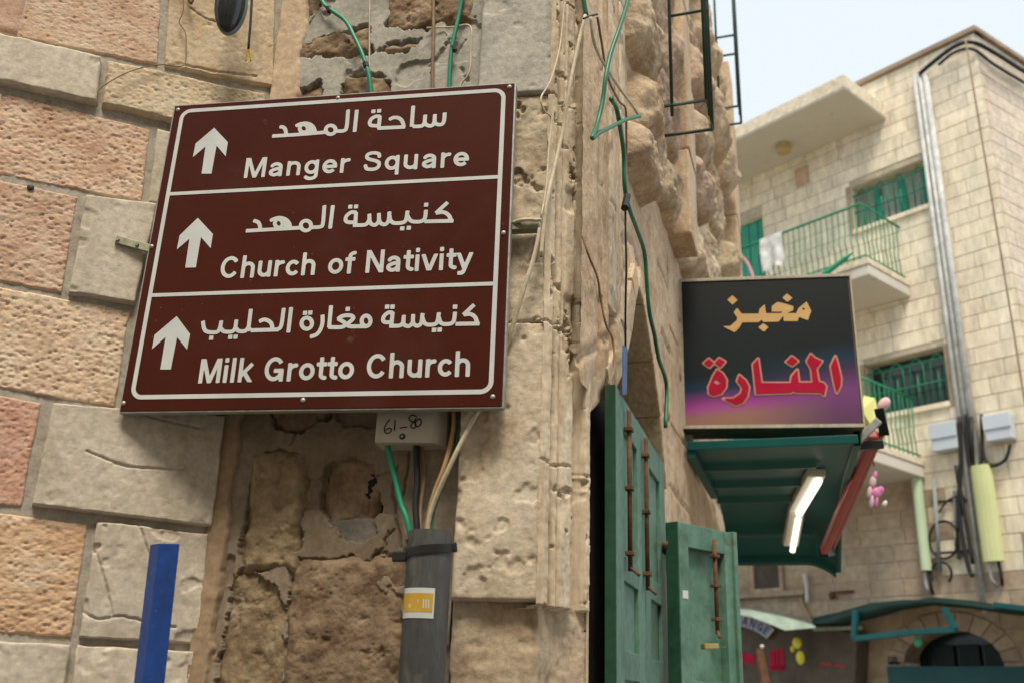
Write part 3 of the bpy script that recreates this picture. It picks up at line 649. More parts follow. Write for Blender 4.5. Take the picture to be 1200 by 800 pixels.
for zz in np.arange(.3, H3, .31): Ow = Ow-.012*(np.abs(Zw-zz) < .010)*(Uw > 1.3)
Ow = Ow*(1-(Uw < .7)*(Zw < 3.1)*(1-sstep(Da, .01, .07)))
Kw = ((Uw[:-1, :-1] > -.006) | (Zw[:-1, :-1] > 2.4)) & (Da[:-1, :-1] > 0) & (Da[1:, 1:] > 0) & (Da[1:, :-1] > 0) & (Da[:-1, 1:] > 0)
gridmesh('wall_face', W3.pts(Uw, Zw, Ow), M_street, sw, Kw)
M_jamb = mat('cream_jamb_stone', [(.44, .35, .26), (.60, .505, .385), (.66, .585, .48)], 7, 50, .7, 50, stretch=(1.6, 1.6, .7), stain=[(6, .58, .66, (.36, .34, .31), .8), (11, .58, .66, (.32, .22, .14), .75)], rnd=0)
_st = [(-.012, -.004), (0, .012), (.05, .018), (.056, .004), (.10, .006), (.106, .038), (.165, .042), (.172, .024), (.215, .026), (.222, .060), (.30, .064), (.306, .044), (.36, .046), (.368, .078), (.45, .08), (.47, -.01)]
_L = np.array(_st)*[.90, .42]; _cum = np.concatenate([[0], np.cumsum(np.hypot(*np.diff(_L, axis=0).T))]); _s = np.linspace(0, _cum[-1], 190)
_u = np.interp(_s, _cum, _L[:, 0]); _o = np.interp(_s, _cum, _L[:, 1]); _zz = np.arange(2.75, H3, .012)
_U, _Z = np.meshgrid(_u, _zz); _O = np.repeat(_o[None, :], len(_zz), 0)
_U = _U+.006*n2(_U, _Z, 14, 81, 4)+.004*n2(_U*0, _Z, 5, 82, 3); _O = _O+.0025*n2(_U, _Z, 30, 83, 4)-.007*sstep(n2(_U, _Z, 9, 84, 4), .22, .34)
for zz in (3.12, 3.55, 4.02, 4.5): _O = _O-.010*(np.abs(_Z-zz) < .007)
_P = W3.pts(_U, _Z, _O); _P = np.concatenate([W3.pts(_U[:1], _Z[:1], _O[:1]*0-.02), _P], 0)
gridmesh('jamb_moulding', _P, M_jamb, sw)
# intrados of the arch, stone by stone
ar = np.array(arch); seg = np.hypot(*np.diff(ar, axis=0).T)
for i in range(len(arch)-1):
    (a, b), (c, d) = arch[i], arch[i+1]; n_ = max(1, int(round(math.hypot(c-a, d-b)/.3)))
    for k in range(n_):
        f0, f1 = k/n_, (k+1)/n_; g = .006
        p = (a+(c-a)*f0, b+(d-b)*f0); q = (a+(c-a)*f1, b+(d-b)*f1); tx, tz = (q[0]-p[0]), (q[1]-p[1]); l = math.hypot(tx, tz); nx, nz = -tz/l*.10, tx/l*.10
        V = [W3.pt(*P_, o) for o in ((.026 if a > .1 else -.002), -.40) for P_ in (p, q, (q[0]+nx*(1 if a > .1 else .3), q[1]+nz), (p[0]+nx*(1 if a > .1 else .3), p[1]+nz))]
        hexa('arch_stone', V, M_street, sw, .008)
# dark room inside the doorway
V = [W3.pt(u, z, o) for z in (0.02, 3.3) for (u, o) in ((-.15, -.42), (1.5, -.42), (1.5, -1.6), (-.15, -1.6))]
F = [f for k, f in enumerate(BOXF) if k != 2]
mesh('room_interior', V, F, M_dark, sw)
box('doorway_shade_board', W3, .035, .40, .02, 2.50, -.06, -.035, mat('doorway_shade_black', [(.012, .010, .008), (.035, .028, .022)], 8, 40, .3, 30, rnd=0), sw, .004)  # near-black board added so the doorway gap reads as deep shade
# rusticated stones bulging out of the wall
def rust(u0_, u1_, z0, z1, h, seed):
    nu, nv = 56, 40; s, t = np.meshgrid(np.linspace(0, 1, nu), np.linspace(0, 1, nv)); U = u0_+(u1_-u0_)*s; Z = z0+(z1-z0)*t
    e = np.minimum(s, 1-s)*(u1_-u0_); ez = np.minimum(t, 1-t)*(z1-z0); d = np.minimum(e, ez)
    U = U+.025*n2(U, Z, 6, seed+4, 2); Z = Z+.018*n2(U, Z, 6, seed+6, 2)
    pr = np.clip(d/.04, 0, 1); dome = (1-np.abs(2*s-1)**5)**.6*(1-.9*np.abs(2*t-1)**3.2)**.7
    rg = 1-2*np.abs(n2(U, Z, 6.5, seed+8, 3))
    O = -.02+(h+.02)*(1-(1-pr)**2.5)*dome*(1+.35*n2(U, Z, 4, seed, 2))+pr*(.020*rg+.020*n2(U, Z, 13, seed+1, 5, .62)+.008*n2(U, Z, 42, seed+2, 4))-.012
    return gridmesh('rusticated_stone', W3.pts(U, Z, O), M_rust, sw)
for zz in np.arange(0, H3-.1, .46):          # dressed pilaster strips between the rusticated stones
    for (ua_, ub_, oo_) in ((1.60, 1.88, .115), (W3END-.34, W3END+.01, .17)):
        if ua_ < 2 and zz < 2.7: continue
        if zz < 3.6: oo_ = .004 if ua_ < 2 else -.005
        j_ = random.uniform(-.006, .006); box('pilaster_block', W3, ua_, ub_, zz+.003, zz+.457, -.02, oo_+j_, M_street, sw, .010)
zrow = [3.18, 3.44, 3.66, 3.97, 4.32, 4.78, 5.18, 5.6, H3]
for i in range(len(zrow)-1):
    cutp = [1.36, 1.59] if zrow[i] < 3.3 else ([.50, .92, 1.59] if i % 2 else [.62, 1.22, 1.59])
    for a, b in zip(cutp[:-1], cutp[1:]):
        if not (zrow[i] < 3.6 and b > 1.3): rust(a+.008, b-.008, zrow[i]+.006, zrow[i+1]-.006, random.uniform(.075, .12), random.randint(0, 9999))
z_ = 3.66; row = 0
while z_ < H3-.2:
    hh = random.choice([.30, .36, .42]); u_ = 1.90; hi = W3END-.35; cutp = [u_, 2.45, 3.2, hi] if row % 2 else [u_, 2.8, 3.6, hi]
    for a, b in zip(cutp[:-1], cutp[1:]): rust(a+.01, b-.01, z_+.006, z_+hh-.006, random.uniform(.07, .19), random.randint(0, 9999))
    z_ += hh; row += 1
# far end and body of that building
box('wall_core', W3, -.0, W3END, 3.32, H3, -.5, -.06, M_street, sw)
box('end_wall', W3, W3END-.3, W3END+.002, 0, H3, -5., -.004, M_street, sw)

# small blue poster beside the arch
t_ = root('poster', W3.pt(.52, 2.62), 'narrow blue poster fixed on the wall above the tall green door', 'poster')
V = [W3.w(x, y, .055) for x, y in ((729, 462), (733, 462), (734, 408), (729, 404))]
hexa('poster_sheet', [v+W3.n*o for o in (0, .004) for v in V], M_plaque, t_)

# ================================================================== BROWN SIGN
sg = root('road_sign', S.pt(0, sB), 'large brown sign with three white arrows reading Manger Square, Church of Nativity, Milk Grotto Church', 'sign')
def rrect(X, Y, x0, x1, y0, y1, r):
    cx, cy = (x0+x1)/2, (y0+y1)/2; qx = np.abs(X-cx)-(x1-x0)/2+r; qy = np.abs(Y-cy)-(y1-y0)/2+r
    return np.hypot(np.maximum(qx, 0), np.maximum(qy, 0))+np.minimum(np.maximum(qx, qy), 0)-r
box('panel', S, sL, sR, sB, sT, -.020, 0, M_brown, sg, .0015, 1)
# aluminium tray behind: thin returned edge
for (a, b, c, d) in ((sL-.003, sR+.004, sT-.001, sT+.003), (sL-.003, sR+.004, sB-.004, sB+.001)):
    box('edge_trim', S, a, b, c, d, -.026, -.0022, M_alu, sg, .0008, 1)
for (a, b) in ((sL-.004, sL+.0), (sR+.0, sR+.005)):
    box('edge_trim', S, a, b, sB, sT, -.026, -.0022, M_alu, sg, .0008, 1)
bTL = S.hit(213, 136); bBR = S.hit(576, 457.5); bl_ = S.hit(150.5, 465)
bu0 = (S.hit(213.5, 140)[0]+S.hit(150, 460)[0])/2; bu1 = (S.hit(592.5, 112)[0]+S.hit(578.5, 452)[0])/2
bz1 = (S.hit(300, 124.5)[1]+S.hit(500, 108.2)[1])/2; bz0 = (S.hit(250, 467)[1]+S.hit(480, 462)[1])/2
bw = .0125
shape_mesh('border_line', S, .0012, lambda X, Y: np.abs(rrect(X, Y, bu0+bw/2, bu1-bw/2, bz0+bw/2, bz1-bw/2, .028))-bw/2, (bu0-.01, bu1+.01, bz0-.01, bz1+.01), .0022, M_white, sg)
for (a, b) in (((197, 228), (584, 207.5)), ((176, 347), (578, 332))):
    z = (S.hit(*a)[1]+S.hit(*b)[1])/2
    V = [S.pt(u, zz, .0012) for (u, zz) in ((bu0+bw, z-.0055), (bu1-bw, z-.0055), (bu1-bw, z+.0055), (bu0+bw, z+.0055))]
    mesh('divider_line', V, [(0, 1, 2, 3)], M_white, sg)
ARW = [[(810, 100), (970, 270), (945, 435), (838, 310), (778, 638), (662, 638), (708, 320), (560, 445), (592, 285)]]
A1 = [(170+x/10, 140+y/10) for x, y in ARW[0]]
A3 = [(170+x/10, 360+y/10) for x, y in [(370, 105), (528, 315), (492, 495), (375, 350), (302, 725), (178, 725), (240, 350), (80, 490), (110, 325)]]
A2 = [(231.8, 255.5), (249.5, 274.5), (246.8, 291), (235.5, 278), (229.5, 313.5), (217, 313.8), (222, 280), (207.2, 292.5), (210.5, 276)]
for A in (A1, A2, A3):
    mesh('arrow', [S.w(x, y, .0012) for x, y in A], [tuple(range(9))], M_white, sg)
def capz(z_hint): return z_hint
WL = [('Manger Square', (285.2, 209.3), (549, 195.2), .067), ('Church of Nativity', (257, 326.8), (552.5, 315.5), .069), ('Milk Grotto Church', (232, 449), (551.5, 440.5), .070)]
for tx, a, b, cp in WL:
    ua, za = S.hit(*a); ub, zb2 = S.hit(*b)
    write_latin('lettering', S, .0012, tx, ua, za, ub, zb2, cp, M_white, sg, .165)
sw_ = .0118
f1 = zf(310, 110, 10); f2 = zf(420, 110, 10); f3 = zf(280, 225, 9.23); f4 = zf(400, 225, 8.571); f5 = zf(228, 350, 10); f6 = zf(330, 350, 10); f7 = zf(445, 345, 9.23)
write_strokes('lettering', S, .0012, [[(1082, 190), (1055, 448)], [(980, 190), (962, 390), (930, 435), (850, 440), (820, 445)], ring(775, 425, 58, 52), [(90, 498), (400, 479), (720, 452)],
    [(368, 378), (425, 355), (490, 348), (545, 368), (580, 410), (592, 460)], ring(460, 408, 48, 46), [(505, 375), (548, 450)], [(183, 388), (225, 398), (248, 435), (250, 485)]], sw_, f1, M_white, sg)
write_strokes('lettering', S, .0012, [[(1012, 222), (1005, 310), (985, 355), (945, 365), (905, 350), (893, 320), (898, 242)], [(893, 325), (872, 368), (830, 378), (790, 360), (778, 330), (784, 248)], [(779, 335), (750, 375), (700, 384), (640, 384)], [(643, 142), (624, 386)],
    [(366, 302), (410, 282), (465, 284), (505, 312), (525, 355), (530, 392)], [(550, 390), (225, 406)], [(252, 262), (238, 404)], [(252, 268), (200, 268), (150, 300), (132, 345), (155, 374), (236, 376)]], sw_, f2, M_white, sg, dots=[(176, 208), (243, 202)])
write_strokes('lettering', S, .0012, [[(1016, 148), (986, 398)], [(925, 148), (908, 345), (880, 378), (820, 384), (770, 386)], ring(725, 366, 56, 54), [(76, 422), (400, 404), (680, 388)],
    [(340, 312), (395, 288), (450, 282), (508, 302), (545, 345), (556, 395)], ring(430, 342, 42, 45), [(478, 308), (518, 390)], [(160, 312), (205, 328), (226, 365), (228, 410)]], sw_*.97, f3, M_white, sg)
k4 = [[(1068, 106), (948, 216)], [(950, 214), (1025, 205), (1080, 238), (1104, 298)], [(1124, 292), (835, 298)], [(850, 182), (840, 262), (805, 296), (730, 300), (690, 284), (664, 240)], [(665, 190), (652, 272), (622, 308), (530, 314), (492, 284), (484, 240)],
      [(484, 200), (474, 290), (440, 328), (400, 318), (380, 285), (378, 215)], [(378, 280), (370, 305), (340, 334), (300, 322), (285, 290), (281, 222)], [(282, 270), (268, 305), (235, 332), (118, 336)], [(148, 205), (140, 338)], [(150, 208), (100, 206), (55, 240), (42, 282), (68, 306), (136, 306)]]
write_strokes('lettering', S, .0012, k4, sw_*.97, f4, M_white, sg, dots=[(90, 150), (148, 148), (612, 368), (678, 362), (852, 130)])
write_strokes('lettering', S, .0012, [[(1132, 102), (1098, 398)], [(1046, 112), (1018, 305), (985, 355), (930, 364)], [(985, 362), (660, 372)], [(760, 266), (820, 246), (880, 270), (906, 308), (912, 362)], [(660, 122), (632, 350)], [(634, 340), (655, 372)],
    [(634, 330), (595, 378), (520, 380), (485, 345)], [(490, 248), (478, 350)], [(480, 335), (445, 383), (350, 386), (308, 350)], [(314, 258), (298, 350)], [(300, 335), (265, 390), (155, 390), (112, 350), (98, 262)]], sw_*.97, f5, M_white, sg, dots=[(195, 458), (418, 448), (480, 446)])
write_strokes('lettering', S, .0012, [ring(295, 290, 62, 66), [(480, 190), (478, 290), (450, 370), (405, 422), (335, 446)], [(580, 82), (556, 340)], [(548, 334), (700, 334), (762, 300), (838, 238), (825, 205), (770, 196), (705, 208), (662, 238)], [(660, 236), (725, 272), (790, 322), (900, 325), (1000, 325)],
    ring(990, 262, 52, 62)], sw_*.97, f6, M_white, sg, dots=[(275, 168), (336, 165), (775, 122)])
k7 = [[(1022, 112), (905, 222)], [(908, 220), (980, 214), (1032, 248), (1058, 318)], [(1078, 316), (820, 320)], [(815, 190), (802, 282), (770, 316), (695, 322), (655, 300), (640, 250)], [(640, 198), (626, 285), (598, 322), (520, 328), (480, 305), (464, 255)],
      [(464, 205), (450, 305), (415, 340), (378, 330), (360, 300), (362, 215)], [(361, 280), (350, 315), (318, 343), (272, 335), (256, 300), (262, 225)], [(260, 275), (248, 310), (215, 338), (105, 342)], [(140, 192), (125, 344)], [(140, 200), (95, 198), (48, 235), (36, 278), (58, 302), (125, 302)]]
write_strokes('lettering', S, .0012, k7, sw_*.95, f7, M_white, sg, dots=[(80, 135), (138, 135), (588, 385), (648, 382), (815, 135)])
for (x, y) in ((597, 102), (396, 115), (208.5, 129), (590, 273), (177.5, 289), (144.5, 472), (355, 468.5), (577.5, 464.5)):
    u, z = S.hit(x, y); disc('bolt', S, u, z, .0005, .0068, M_alu, sg, .5)
# brackets behind the sign
aw = W1.w(136, 281, .028); bw_ = S.pt(sL+.05, S.hit(176, 290)[1]-.01, -.03)
bk = beam('bracket', aw+np.array([0, 0, .0]), bw_, .012, .024, M_olive, sg, .002); bk['label'] = 'olive steel bracket fixed to the pale stone'
for f in (.06, .42):
    c = aw+(bw_-aw)*f; V, F = tubegeo([c, c+S.n*.012], .005, 8); mesh('bracket_nut', V, F, M_alu, bk)
zz = PL.hit(615, 270)[1]
bk = box('bracket', PL, PL.hit(598, 270)[0]-.02, PL.hit(633, 270)[0], zz-.014, zz+.010, .004, .035, M_olive, sg, .002); bk['label'] = 'olive steel bracket fixed to the pier'

# ================================================================== JUNCTION BOX, PIPE, CABLES
JP = Pl(polar(470, 500, 2.50), 97.)
ja, jb = JP.hit(438.5, 522), JP.hit(506, 514)
jt = root('junction_box', JP.pt(ja[0], ja[1]), 'ivory junction box marked 61_80 just under the brown sign', 'junction box')
z0 = (ja[1]+jb[1])/2; z1 = z0+.19; u0j, u1j = ja[0], jb[0]
pl_ = [(u0j, 0), (u1j, 0), (u1j+.032, -.035), (u1j+.032, -.10), (u0j, -.10)]
V = [JP.pt(u, z, o) for z in (z0, z1) for u, o in pl_]; F = [(4, 3, 2, 1, 0), (5, 6, 7, 8, 9)]+[(i, (i+1) % 5, 5+(i+1) % 5, 5+i) for i in range(5)]
bevelled(V, F, 'box_body', M_box, jt, .003)
fj = zf(425, 470, 8.9)
write_strokes('marker_writing', JP, .0012, [[(285, 185), (245, 235), (226, 295), (245, 330), (285, 322), (300, 290), (275, 278), (240, 300)], [(337, 192), (332, 302)], [(385, 276), (465, 266)],
    [(562, 158), (520, 140), (484, 165), (495, 200), (535, 215), (556, 248), (540, 276), (508, 270), (505, 240), (540, 205), (560, 170)], [(590, 178), (560, 202), (548, 242), (575, 262), (606, 235), (608, 195), (588, 176)]], .0033, fj, M_ink, jt, cell=.0009)
u, z = JP.hit(471.5, 511); disc('screw', JP, u, z, .0008, .0085, M_black, jt, .5); disc('screw', JP, u, z, .004, .004, M_alu, jt, .4)
# pipe
pc = polar(500, 700, 2.36); PP = Pl(pc, 92)
ztop_ = PP.hit(500, 623)[1]; rp = .0535
tp = root('drain_pipe', (pc[0], pc[1], 0), 'dark grey plastic pipe with a yellow and white sticker, standing against the rubble wall', 'pipe')
V = []; F = []; nseg = 40
for (z, r) in ((0, rp), (ztop_, rp), (ztop_, rp-.006), (ztop_-.4, rp-.006)):
    for k in range(nseg): a = 2*math.pi*k/nseg; V.append((pc[0]+r*math.cos(a), pc[1]+r*math.sin(a), z))
for i in range(3):
    for k in range(nseg): F.append((i*nseg+k, i*nseg+(k+1) % nseg, (i+1)*nseg+(k+1) % nseg, (i+1)*nseg+k))
F.append(tuple(range(3*nseg, 4*nseg))[::-1])
mesh('pipe_body', V, F, M_pipe, tp, smooth=False)
def wrap(name, z0, z1, a0, a1, dr, m, parent, tilt=0., n=18, thick=.002):
    V = []; F = []
    for k in range(n+1):
        a = math.radians(a0+(a1-a0)*k/n); dz = tilt*(k/n-.5)
        for (r, z) in ((rp+dr, z0), (rp+dr+thick, z0), (rp+dr+thick, z1), (rp+dr, z1)): V.append((pc[0]+r*math.cos(a), pc[1]+r*math.sin(a), z+dz))
    for k in range(n):
        for j in range(4): a_, b_ = k*4+j, k*4+(j+1) % 4; F.append((a_, b_, b_+4, a_+4))
    F += [(0, 1, 2, 3), (n*4+3, n*4+2, n*4+1, n*4)]
    return mesh(name, V, F, m, parent, smooth=False)
zc_ = PP.hit(495, 647)[1]
cl_ = wrap('clamp', zc_-.008, zc_+.012, -175, -5, .0006, M_black, tp, .020, 24, .003)
beam('clamp_lug', (pc[0]-rp-.035, pc[1]+.0, zc_-.012), (pc[0]-rp+.004, pc[1]-.0, zc_-.010), .02, .024, M_black, tp, .003)
beam('clamp_lug', (pc[0]+rp-.004, pc[1]+.0, zc_+.014), (pc[0]+rp+.012, pc[1]-.0, zc_+.016), .02, .022, M_black, tp, .003)
zs_ = PP.hit(490, 708)[1]
st_ = wrap('sticker', zs_-.034, zs_+.034, -160, -66, .0006, M_white, tp, 0, 14, .0006)
wrap('sticker_print', zs_-.020, zs_+.022, -158, -70, .0014, M_gold, st_, 0, 14, .0004)
# white swoosh and marks on the sticker print
def onpipe(a, z, dr): a = math.radians(a); r = rp+dr; return (pc[0]+r*math.cos(a), pc[1]+r*math.sin(a), z)
V = [onpipe(a, zs_+z, .0022) for a, z in ((-157, -.016), (-130, -.002), (-105, .008), (-105, .000), (-130, -.011), (-157, -.020))]
mesh('sticker_mark', V, [(0, 1, 4, 5), (1, 2, 3, 4)], M_white, st_)
for a in (-94, -88, -82): mesh('sticker_mark', [onpipe(a, zs_-.012, .0022), onpipe(a+3, zs_-.012, .0022), onpipe(a+3, zs_+.008, .0022), onpipe(a, zs_+.008, .0022)], [(0, 1, 2, 3)], M_white, st_)

def cable(name, label, pts, r, m, n=6, group=None, cat='cable'):
    """pts: (px, py, plane, offset)"""
    P = [pl.w(x, y, o) for x, y, pl, o in pts]; o = tube(name, P, r, m, None, True, 8, n); tag(o, label, cat, group); return o
g1 = cable('green_conduit', 'green corrugated conduit curving down to the middle of the brown sign', [(368, -40, W2, .035), (377, 0, W2, .03), (388, 12, W2, .03), (405, 25, W2, .03), (416, 45, W2, .035), (425, 65, W2, .035), (433, 92, W2, .03), (436, 130, W2, .02)], .0072, M_greenC)
g2 = cable('green_conduit', 'straight green conduit dropping beside the grey pier block above the sign', [(548, -50, W2, .04), (540, 8, W2, .03), (533, 40, W2, .03), (528, 70, W2, .03), (526, 130, W2, .02)], .0068, M_greenC)
cable('green_conduit', 'green conduit running from the junction box into the grey pipe', [(450, 505, W2, .05), (456, 530, W2, .05), (463, 560, W2, .05), (470, 590, W2, .055), (478, 612, W2, .06), (487, 660, W2, .06)], .0075, M_greenC)
cable('cable', 'black ribbed hose entering the top of the grey pipe', [(487, 500, W2, .04), (489, 560, W2, .05), (487, 590, W2, .055), (489, 622, W2, .06), (492, 660, W2, .06)], .0085, M_black)
cable('cable', 'dark brown cable behind the black hose above the pipe', [(492, 512, W2, .03), (497, 555, W2, .03), (492, 600, W2, .04), (494, 660, W2, .06)], .006, M_cableb)
cable('cable', 'tan cable beside the cream one above the grey pipe', [(532, 475, PL, -.02), (531, 505, PL, -.02), (521, 545, W2, .08), (508, 580, W2, .08), (500, 618, W2, .075), (497, 665, W2, .065)], .006, mat('tan_cable', [(.36, .22, .10), (.44, .29, .14)], 10, 0, 0, rnd=0))
cable('cable', 'pale cream cable swooping from the sign corner into the grey pipe', [(633, 268, PL, .04), (626, 300, PL, .045), (612, 345, PL, .04), (600, 385, PL, .02), (585, 430, PL, .0), (566, 470, PL, .02), (547, 505, PL, .03), (525, 550, W2, .10), (508, 590, W2, .085), (501, 620, W2, .075), (499, 665, W2, .065)], .0062, M_cream)
cable('cable', 'thin green cable half hidden behind the cream one at the pipe', [(545, 470, PL, -.03), (535, 520, PL, -.02), (520, 565, W2, .075), (508, 600, W2, .07), (505, 640, W2, .07)], .0042, M_greenD)
cable('cable', 'cream cable running down the carved jamb past the sign bracket', [(686, 18, CH, .10), (678, 50, CH, .085), (667, 105, CH, .07), (660, 150, CH, .05), (650, 195, CH, .04), (641, 235, CH, .035), (637, 265, PL, .05), (634, 300, PL, .05), (636, 262, PL, .045), (628, 258, PL, .045), (612, 258, PL, .045), (600, 262, PL, .03)], .0055, M_cream)
cable('cable', 'thin cream wire wandering down the edge of the pier', [(662, -20, CH, .03), (660, 20, CH, .03), (655, 60, CH, .03), (645, 95, CH, .03), (634, 115, CH, .03), (638, 130, CH, .03), (646, 140, CH, .03), (643, 175, CH, .03), (640, 220, CH, .03), (634, 255, CH, .03)], .0028, M_cream)
cable('cable', 'tan cable hanging vertically above the right half of the sign', [(508, -40, W2, .02), (508, 40, W2, .02), (507, 80, W2, .02), (507, 130, W2, .02)], .0055, M_cableb)
cable('cable', 'thin pale wire in the plaster right of the curved green conduit', [(434, -30, W2, .012), (433, 30, W2, .012), (433, 82, W2, .012), (434, 120, W2, .012)], .0025, M_cream)
cable('cable', 'thin cream wire along the left edge of the grey pier block', [(500, 33, W2, .012), (530, 32, W2, .014), (551, 31, PL, -.02), (552, 60, PL, -.02), (550, 85, PL, -.02), (540, 100, PL, -.03), (538, 120, PL, -.03)], .0028, M_cream)
# street side cables (looser, hanging in front of the wall)
cable('green_conduit', 'dark green conduit crossing diagonally in front of the carved jamb', [(745, -40, W3, .16), (736, 0, W3, .15), (727, 30, W3, .14), (716, 62, W3, .12), (710, 90, W3, .11), (706, 120, W3, .10), (700, 145, W3, .09), (694, 162, W3, .09), (702, 156, W3, .09), (718, 148, W3, .10), (735, 140, W3, .11), (750, 136, W3, .12)], .0065, M_greenD)
cable('green_conduit', 'short green conduit stub hanging at the top of the jamb', [(680, -30, CH, .10), (684, 0, CH, .10), (687, 18, CH, .10)], .0075, M_greenD)
cable('cable', 'cream cable crossing the green conduit and tied beside it', [(692, 20, W3, .08), (695, 45, W3, .08), (702, 65, W3, .08), (714, 85, W3, .09), (727, 105, W3, .10), (740, 122, W3, .11), (750, 138, W3, .12)], .0048, M_cream)
cable('cable', 'thin brown wire with the loop hanging above the arch', [(700, 20, W3, .06), (705, 50, W3, .06), (712, 90, W3, .06), (725, 118, W3, .06), (733, 128, W3, .07), (734, 160, W3, .06), (734, 200, W3, .05), (733, 235, W3, .05)], .004, M_cableb)
cable('green_conduit', 'long green conduit dropping beside the arch down to the bakery sign', [(716, 116, W3, .09), (722, 126, W3, .09), (726, 145, W3, .09), (731, 180, W3, .08), (732, 215, W3, .08), (736, 240, W3, .08), (745, 265, W3, .08), (755, 295, W3, .08), (758, 330, W3, .08), (761, 365, W3, .08), (767, 392, W3, .08), (772, 420, W3, .08), (781, 450, W3, .08), (780, 500, W3, .08)], .0075, M_greenD)
cable('cable', 'thin black wire hanging straight beside the arch', [(733, 235, W3, .07), (733, 270, W3, .07), (734, 310, W3, .07), (733, 360, W3, .06), (733, 410, W3, .05)], .0035, M_black)
cable('cable', 'thin tan wire sagging down the pale wall left of the arch', [(682, 275, W3, .01), (690, 300, W3, .03), (700, 325, W3, .03), (704, 350, W3, .03), (710, 380, W3, .04), (718, 398, W3, .04), (720, 430, W3, .05), (713, 450, W3, .05)], .0035, M_cableb)
def clip(cab, pts, r):
    for x, y, pl, o in pts:
        p_ = pl.w(x, y, o); q_ = pl.w(x+1.5, y+5, o); V, F = tubegeo([p_, q_], r*1.35, 8); V = list(V); n0 = len(V)
        mesh('cable_clip', V, F, M_black, cab)
clip(g1, [(385, 9, W2, .03), (428, 74, W2, .033)], .0072); clip(g2, [(531, 55, W2, .03)], .0068)
tie = root('cable_tie', W3.w(734, 234, .08), 'black tape knot joining the conduit and the wire beside the arch', 'cable tie')
V, F = tubegeo([W3.w(735, 230, .09), W3.w(732, 244, .09)], .012, 8); mesh('tape', V, F, M_black, tie)
tie = root('cable_tie', CH.w(688, 20, .1), 'dark twisted tie at the top end of the cream cable', 'cable tie')
V, F = tubegeo(catmull([CH.w(684, 22, .11), CH.w(692, 19, .11), CH.w(700, 17, .11)]), .0035, 6); mesh('twist', V, F, M_black, tie)
# brown wire on the left wall, black cable with yellow tip, black lamp
cable('cable', 'thin brown wire bent across the pale stones at the top left', [(213, -30, W1, .04), (215, 10, W1, .035), (210, 26, W1, .03), (217, 38, W1, .03), (218, 55, W1, .03), (215, 77, W1, .03), (190, 76, W1, .035), (165, 80, W1, .04), (143, 88, W1, .045), (118, 103, W1, .05), (114, 112, W1, .05), (114, 125, W1, .045)], .0019, M_cableb, 5)
t_ = root('hanging_cable', W1.w(291, 70, .1), 'short black cable with bare yellow ends beside the black lamp', 'cable')
tube('sheath', [W1.w(297, -40, .10), W1.w(294, 20, .10), W1.w(291, 58, .10)], .0042, M_black, t_)
for dx in (-3, 3): tube('wire_end', [W1.w(291, 56, .10), W1.w(291+dx*.6, 64, .10), W1.w(291+dx, 72, .10)], .0026, mat('yellow_wire', [(.45, .28, .02), (.5, .33, .04)], 8, 0, 0, rnd=0), t_)
t_ = root('wall_lamp', W1.w(269, 20, .14), 'black oval lamp head hanging at the top edge above the sign', 'lamp')
c = W1.w(270, 4, .15); 
def ellipsoid(name, c, ax, ay, az_, m, parent, nu=24, nv=16):
    V = []; F = []
    for j in range(nv+1):
        ph = math.pi*j/nv
        for i in range(nu): th = 2*math.pi*i/nu; V.append(c+ax*math.sin(ph)*math.cos(th)+ay*math.sin(ph)*math.sin(th)+az_*math.cos(ph))
    for j in range(nv):
        for i in range(nu): F.append((j*nu+i, j*nu+(i+1) % nu, (j+1)*nu+(i+1) % nu, (j+1)*nu+i))
    return mesh(name, V, F, m, parent, smooth=True)
M_gblack = mat('glossy_black_plastic', [(.01, .014, .018), (.016, .02, .026)], 8, 0, 0, rough=.18, spec=.6, rnd=0)
ux = W1.u; ellipsoid('lamp_shell', c, ux*.047, W1.n*.03, np.array([0, 0, .112]), M_gblack, t_)
ellipsoid('lamp_lens', c+W1.n*-.006+ux*.004, ux*.050, W1.n*.024, np.array([0, 0, .117]), mat('smoky_glass', [(.12, .2, .22), (.16, .24, .26)], 8, 0, 0, rough=.15, spec=.6, rnd=0), t_)
beam('lamp_arm', c+np.array([0, 0, .08]), c-W1.n*.2+np.array([0, 0, .16]), .02, .02, M_black, t_, .003)
t_ = root('wall_hook', W1.w(222, 0, .03), 'small rusty hook on the pale stone at the top edge', 'hook')
tube('hook_shank', [W1.w(222, -20, .02), W1.w(221, -2, .04), W1.w(224, 4, .045), W1.w(227, -2, .045)], .004, M_rustm, t_)
# scar of old roots / dirt
# blue post
bp = polar(195, 700, 2.22); BP = Pl(bp, 97)
a, z1_ = BP.hit(186, 636); b, _ = BP.hit(211, 636)
t_ = root('blue_post', BP.pt((a+b)/2, 0), 'bright blue square steel post standing in front of the pale stones', 'post')
dv = np.array([math.sin(math.radians(-48)), math.cos(math.radians(-48)), 0])
V = [BP.pt(u, z, 0)+dv*o for z in (0, z1_) for (u, o) in ((a, 0), (b, 0), (b, .036), (a, .036))]
V = [v-np.array([0, 0, 0]) for v in V]
lean = BP.u*(.045)
V = [v+(lean*(z1_-v[2])/1.0) for v in V]
hexa('post_shaft', V, M_blue, t_, .002)

# ================================================================== DOORS
LP = Pl(at(W3, .37, .045), 17.)
t_ = root('tall_door', LP.pt(0, 0), 'tall green wooden door leaf with two rusty bolts, closed in the arched doorway', 'door')
ul, zl = LP.hit(722, 451); ur, _ = LP.hit(779, 600); ztp = zl
ul = LP.hit(722, 600)[0]; ur = LP.hit(780, 640)[0]
ztp = LP.hit(722, 451)[1]
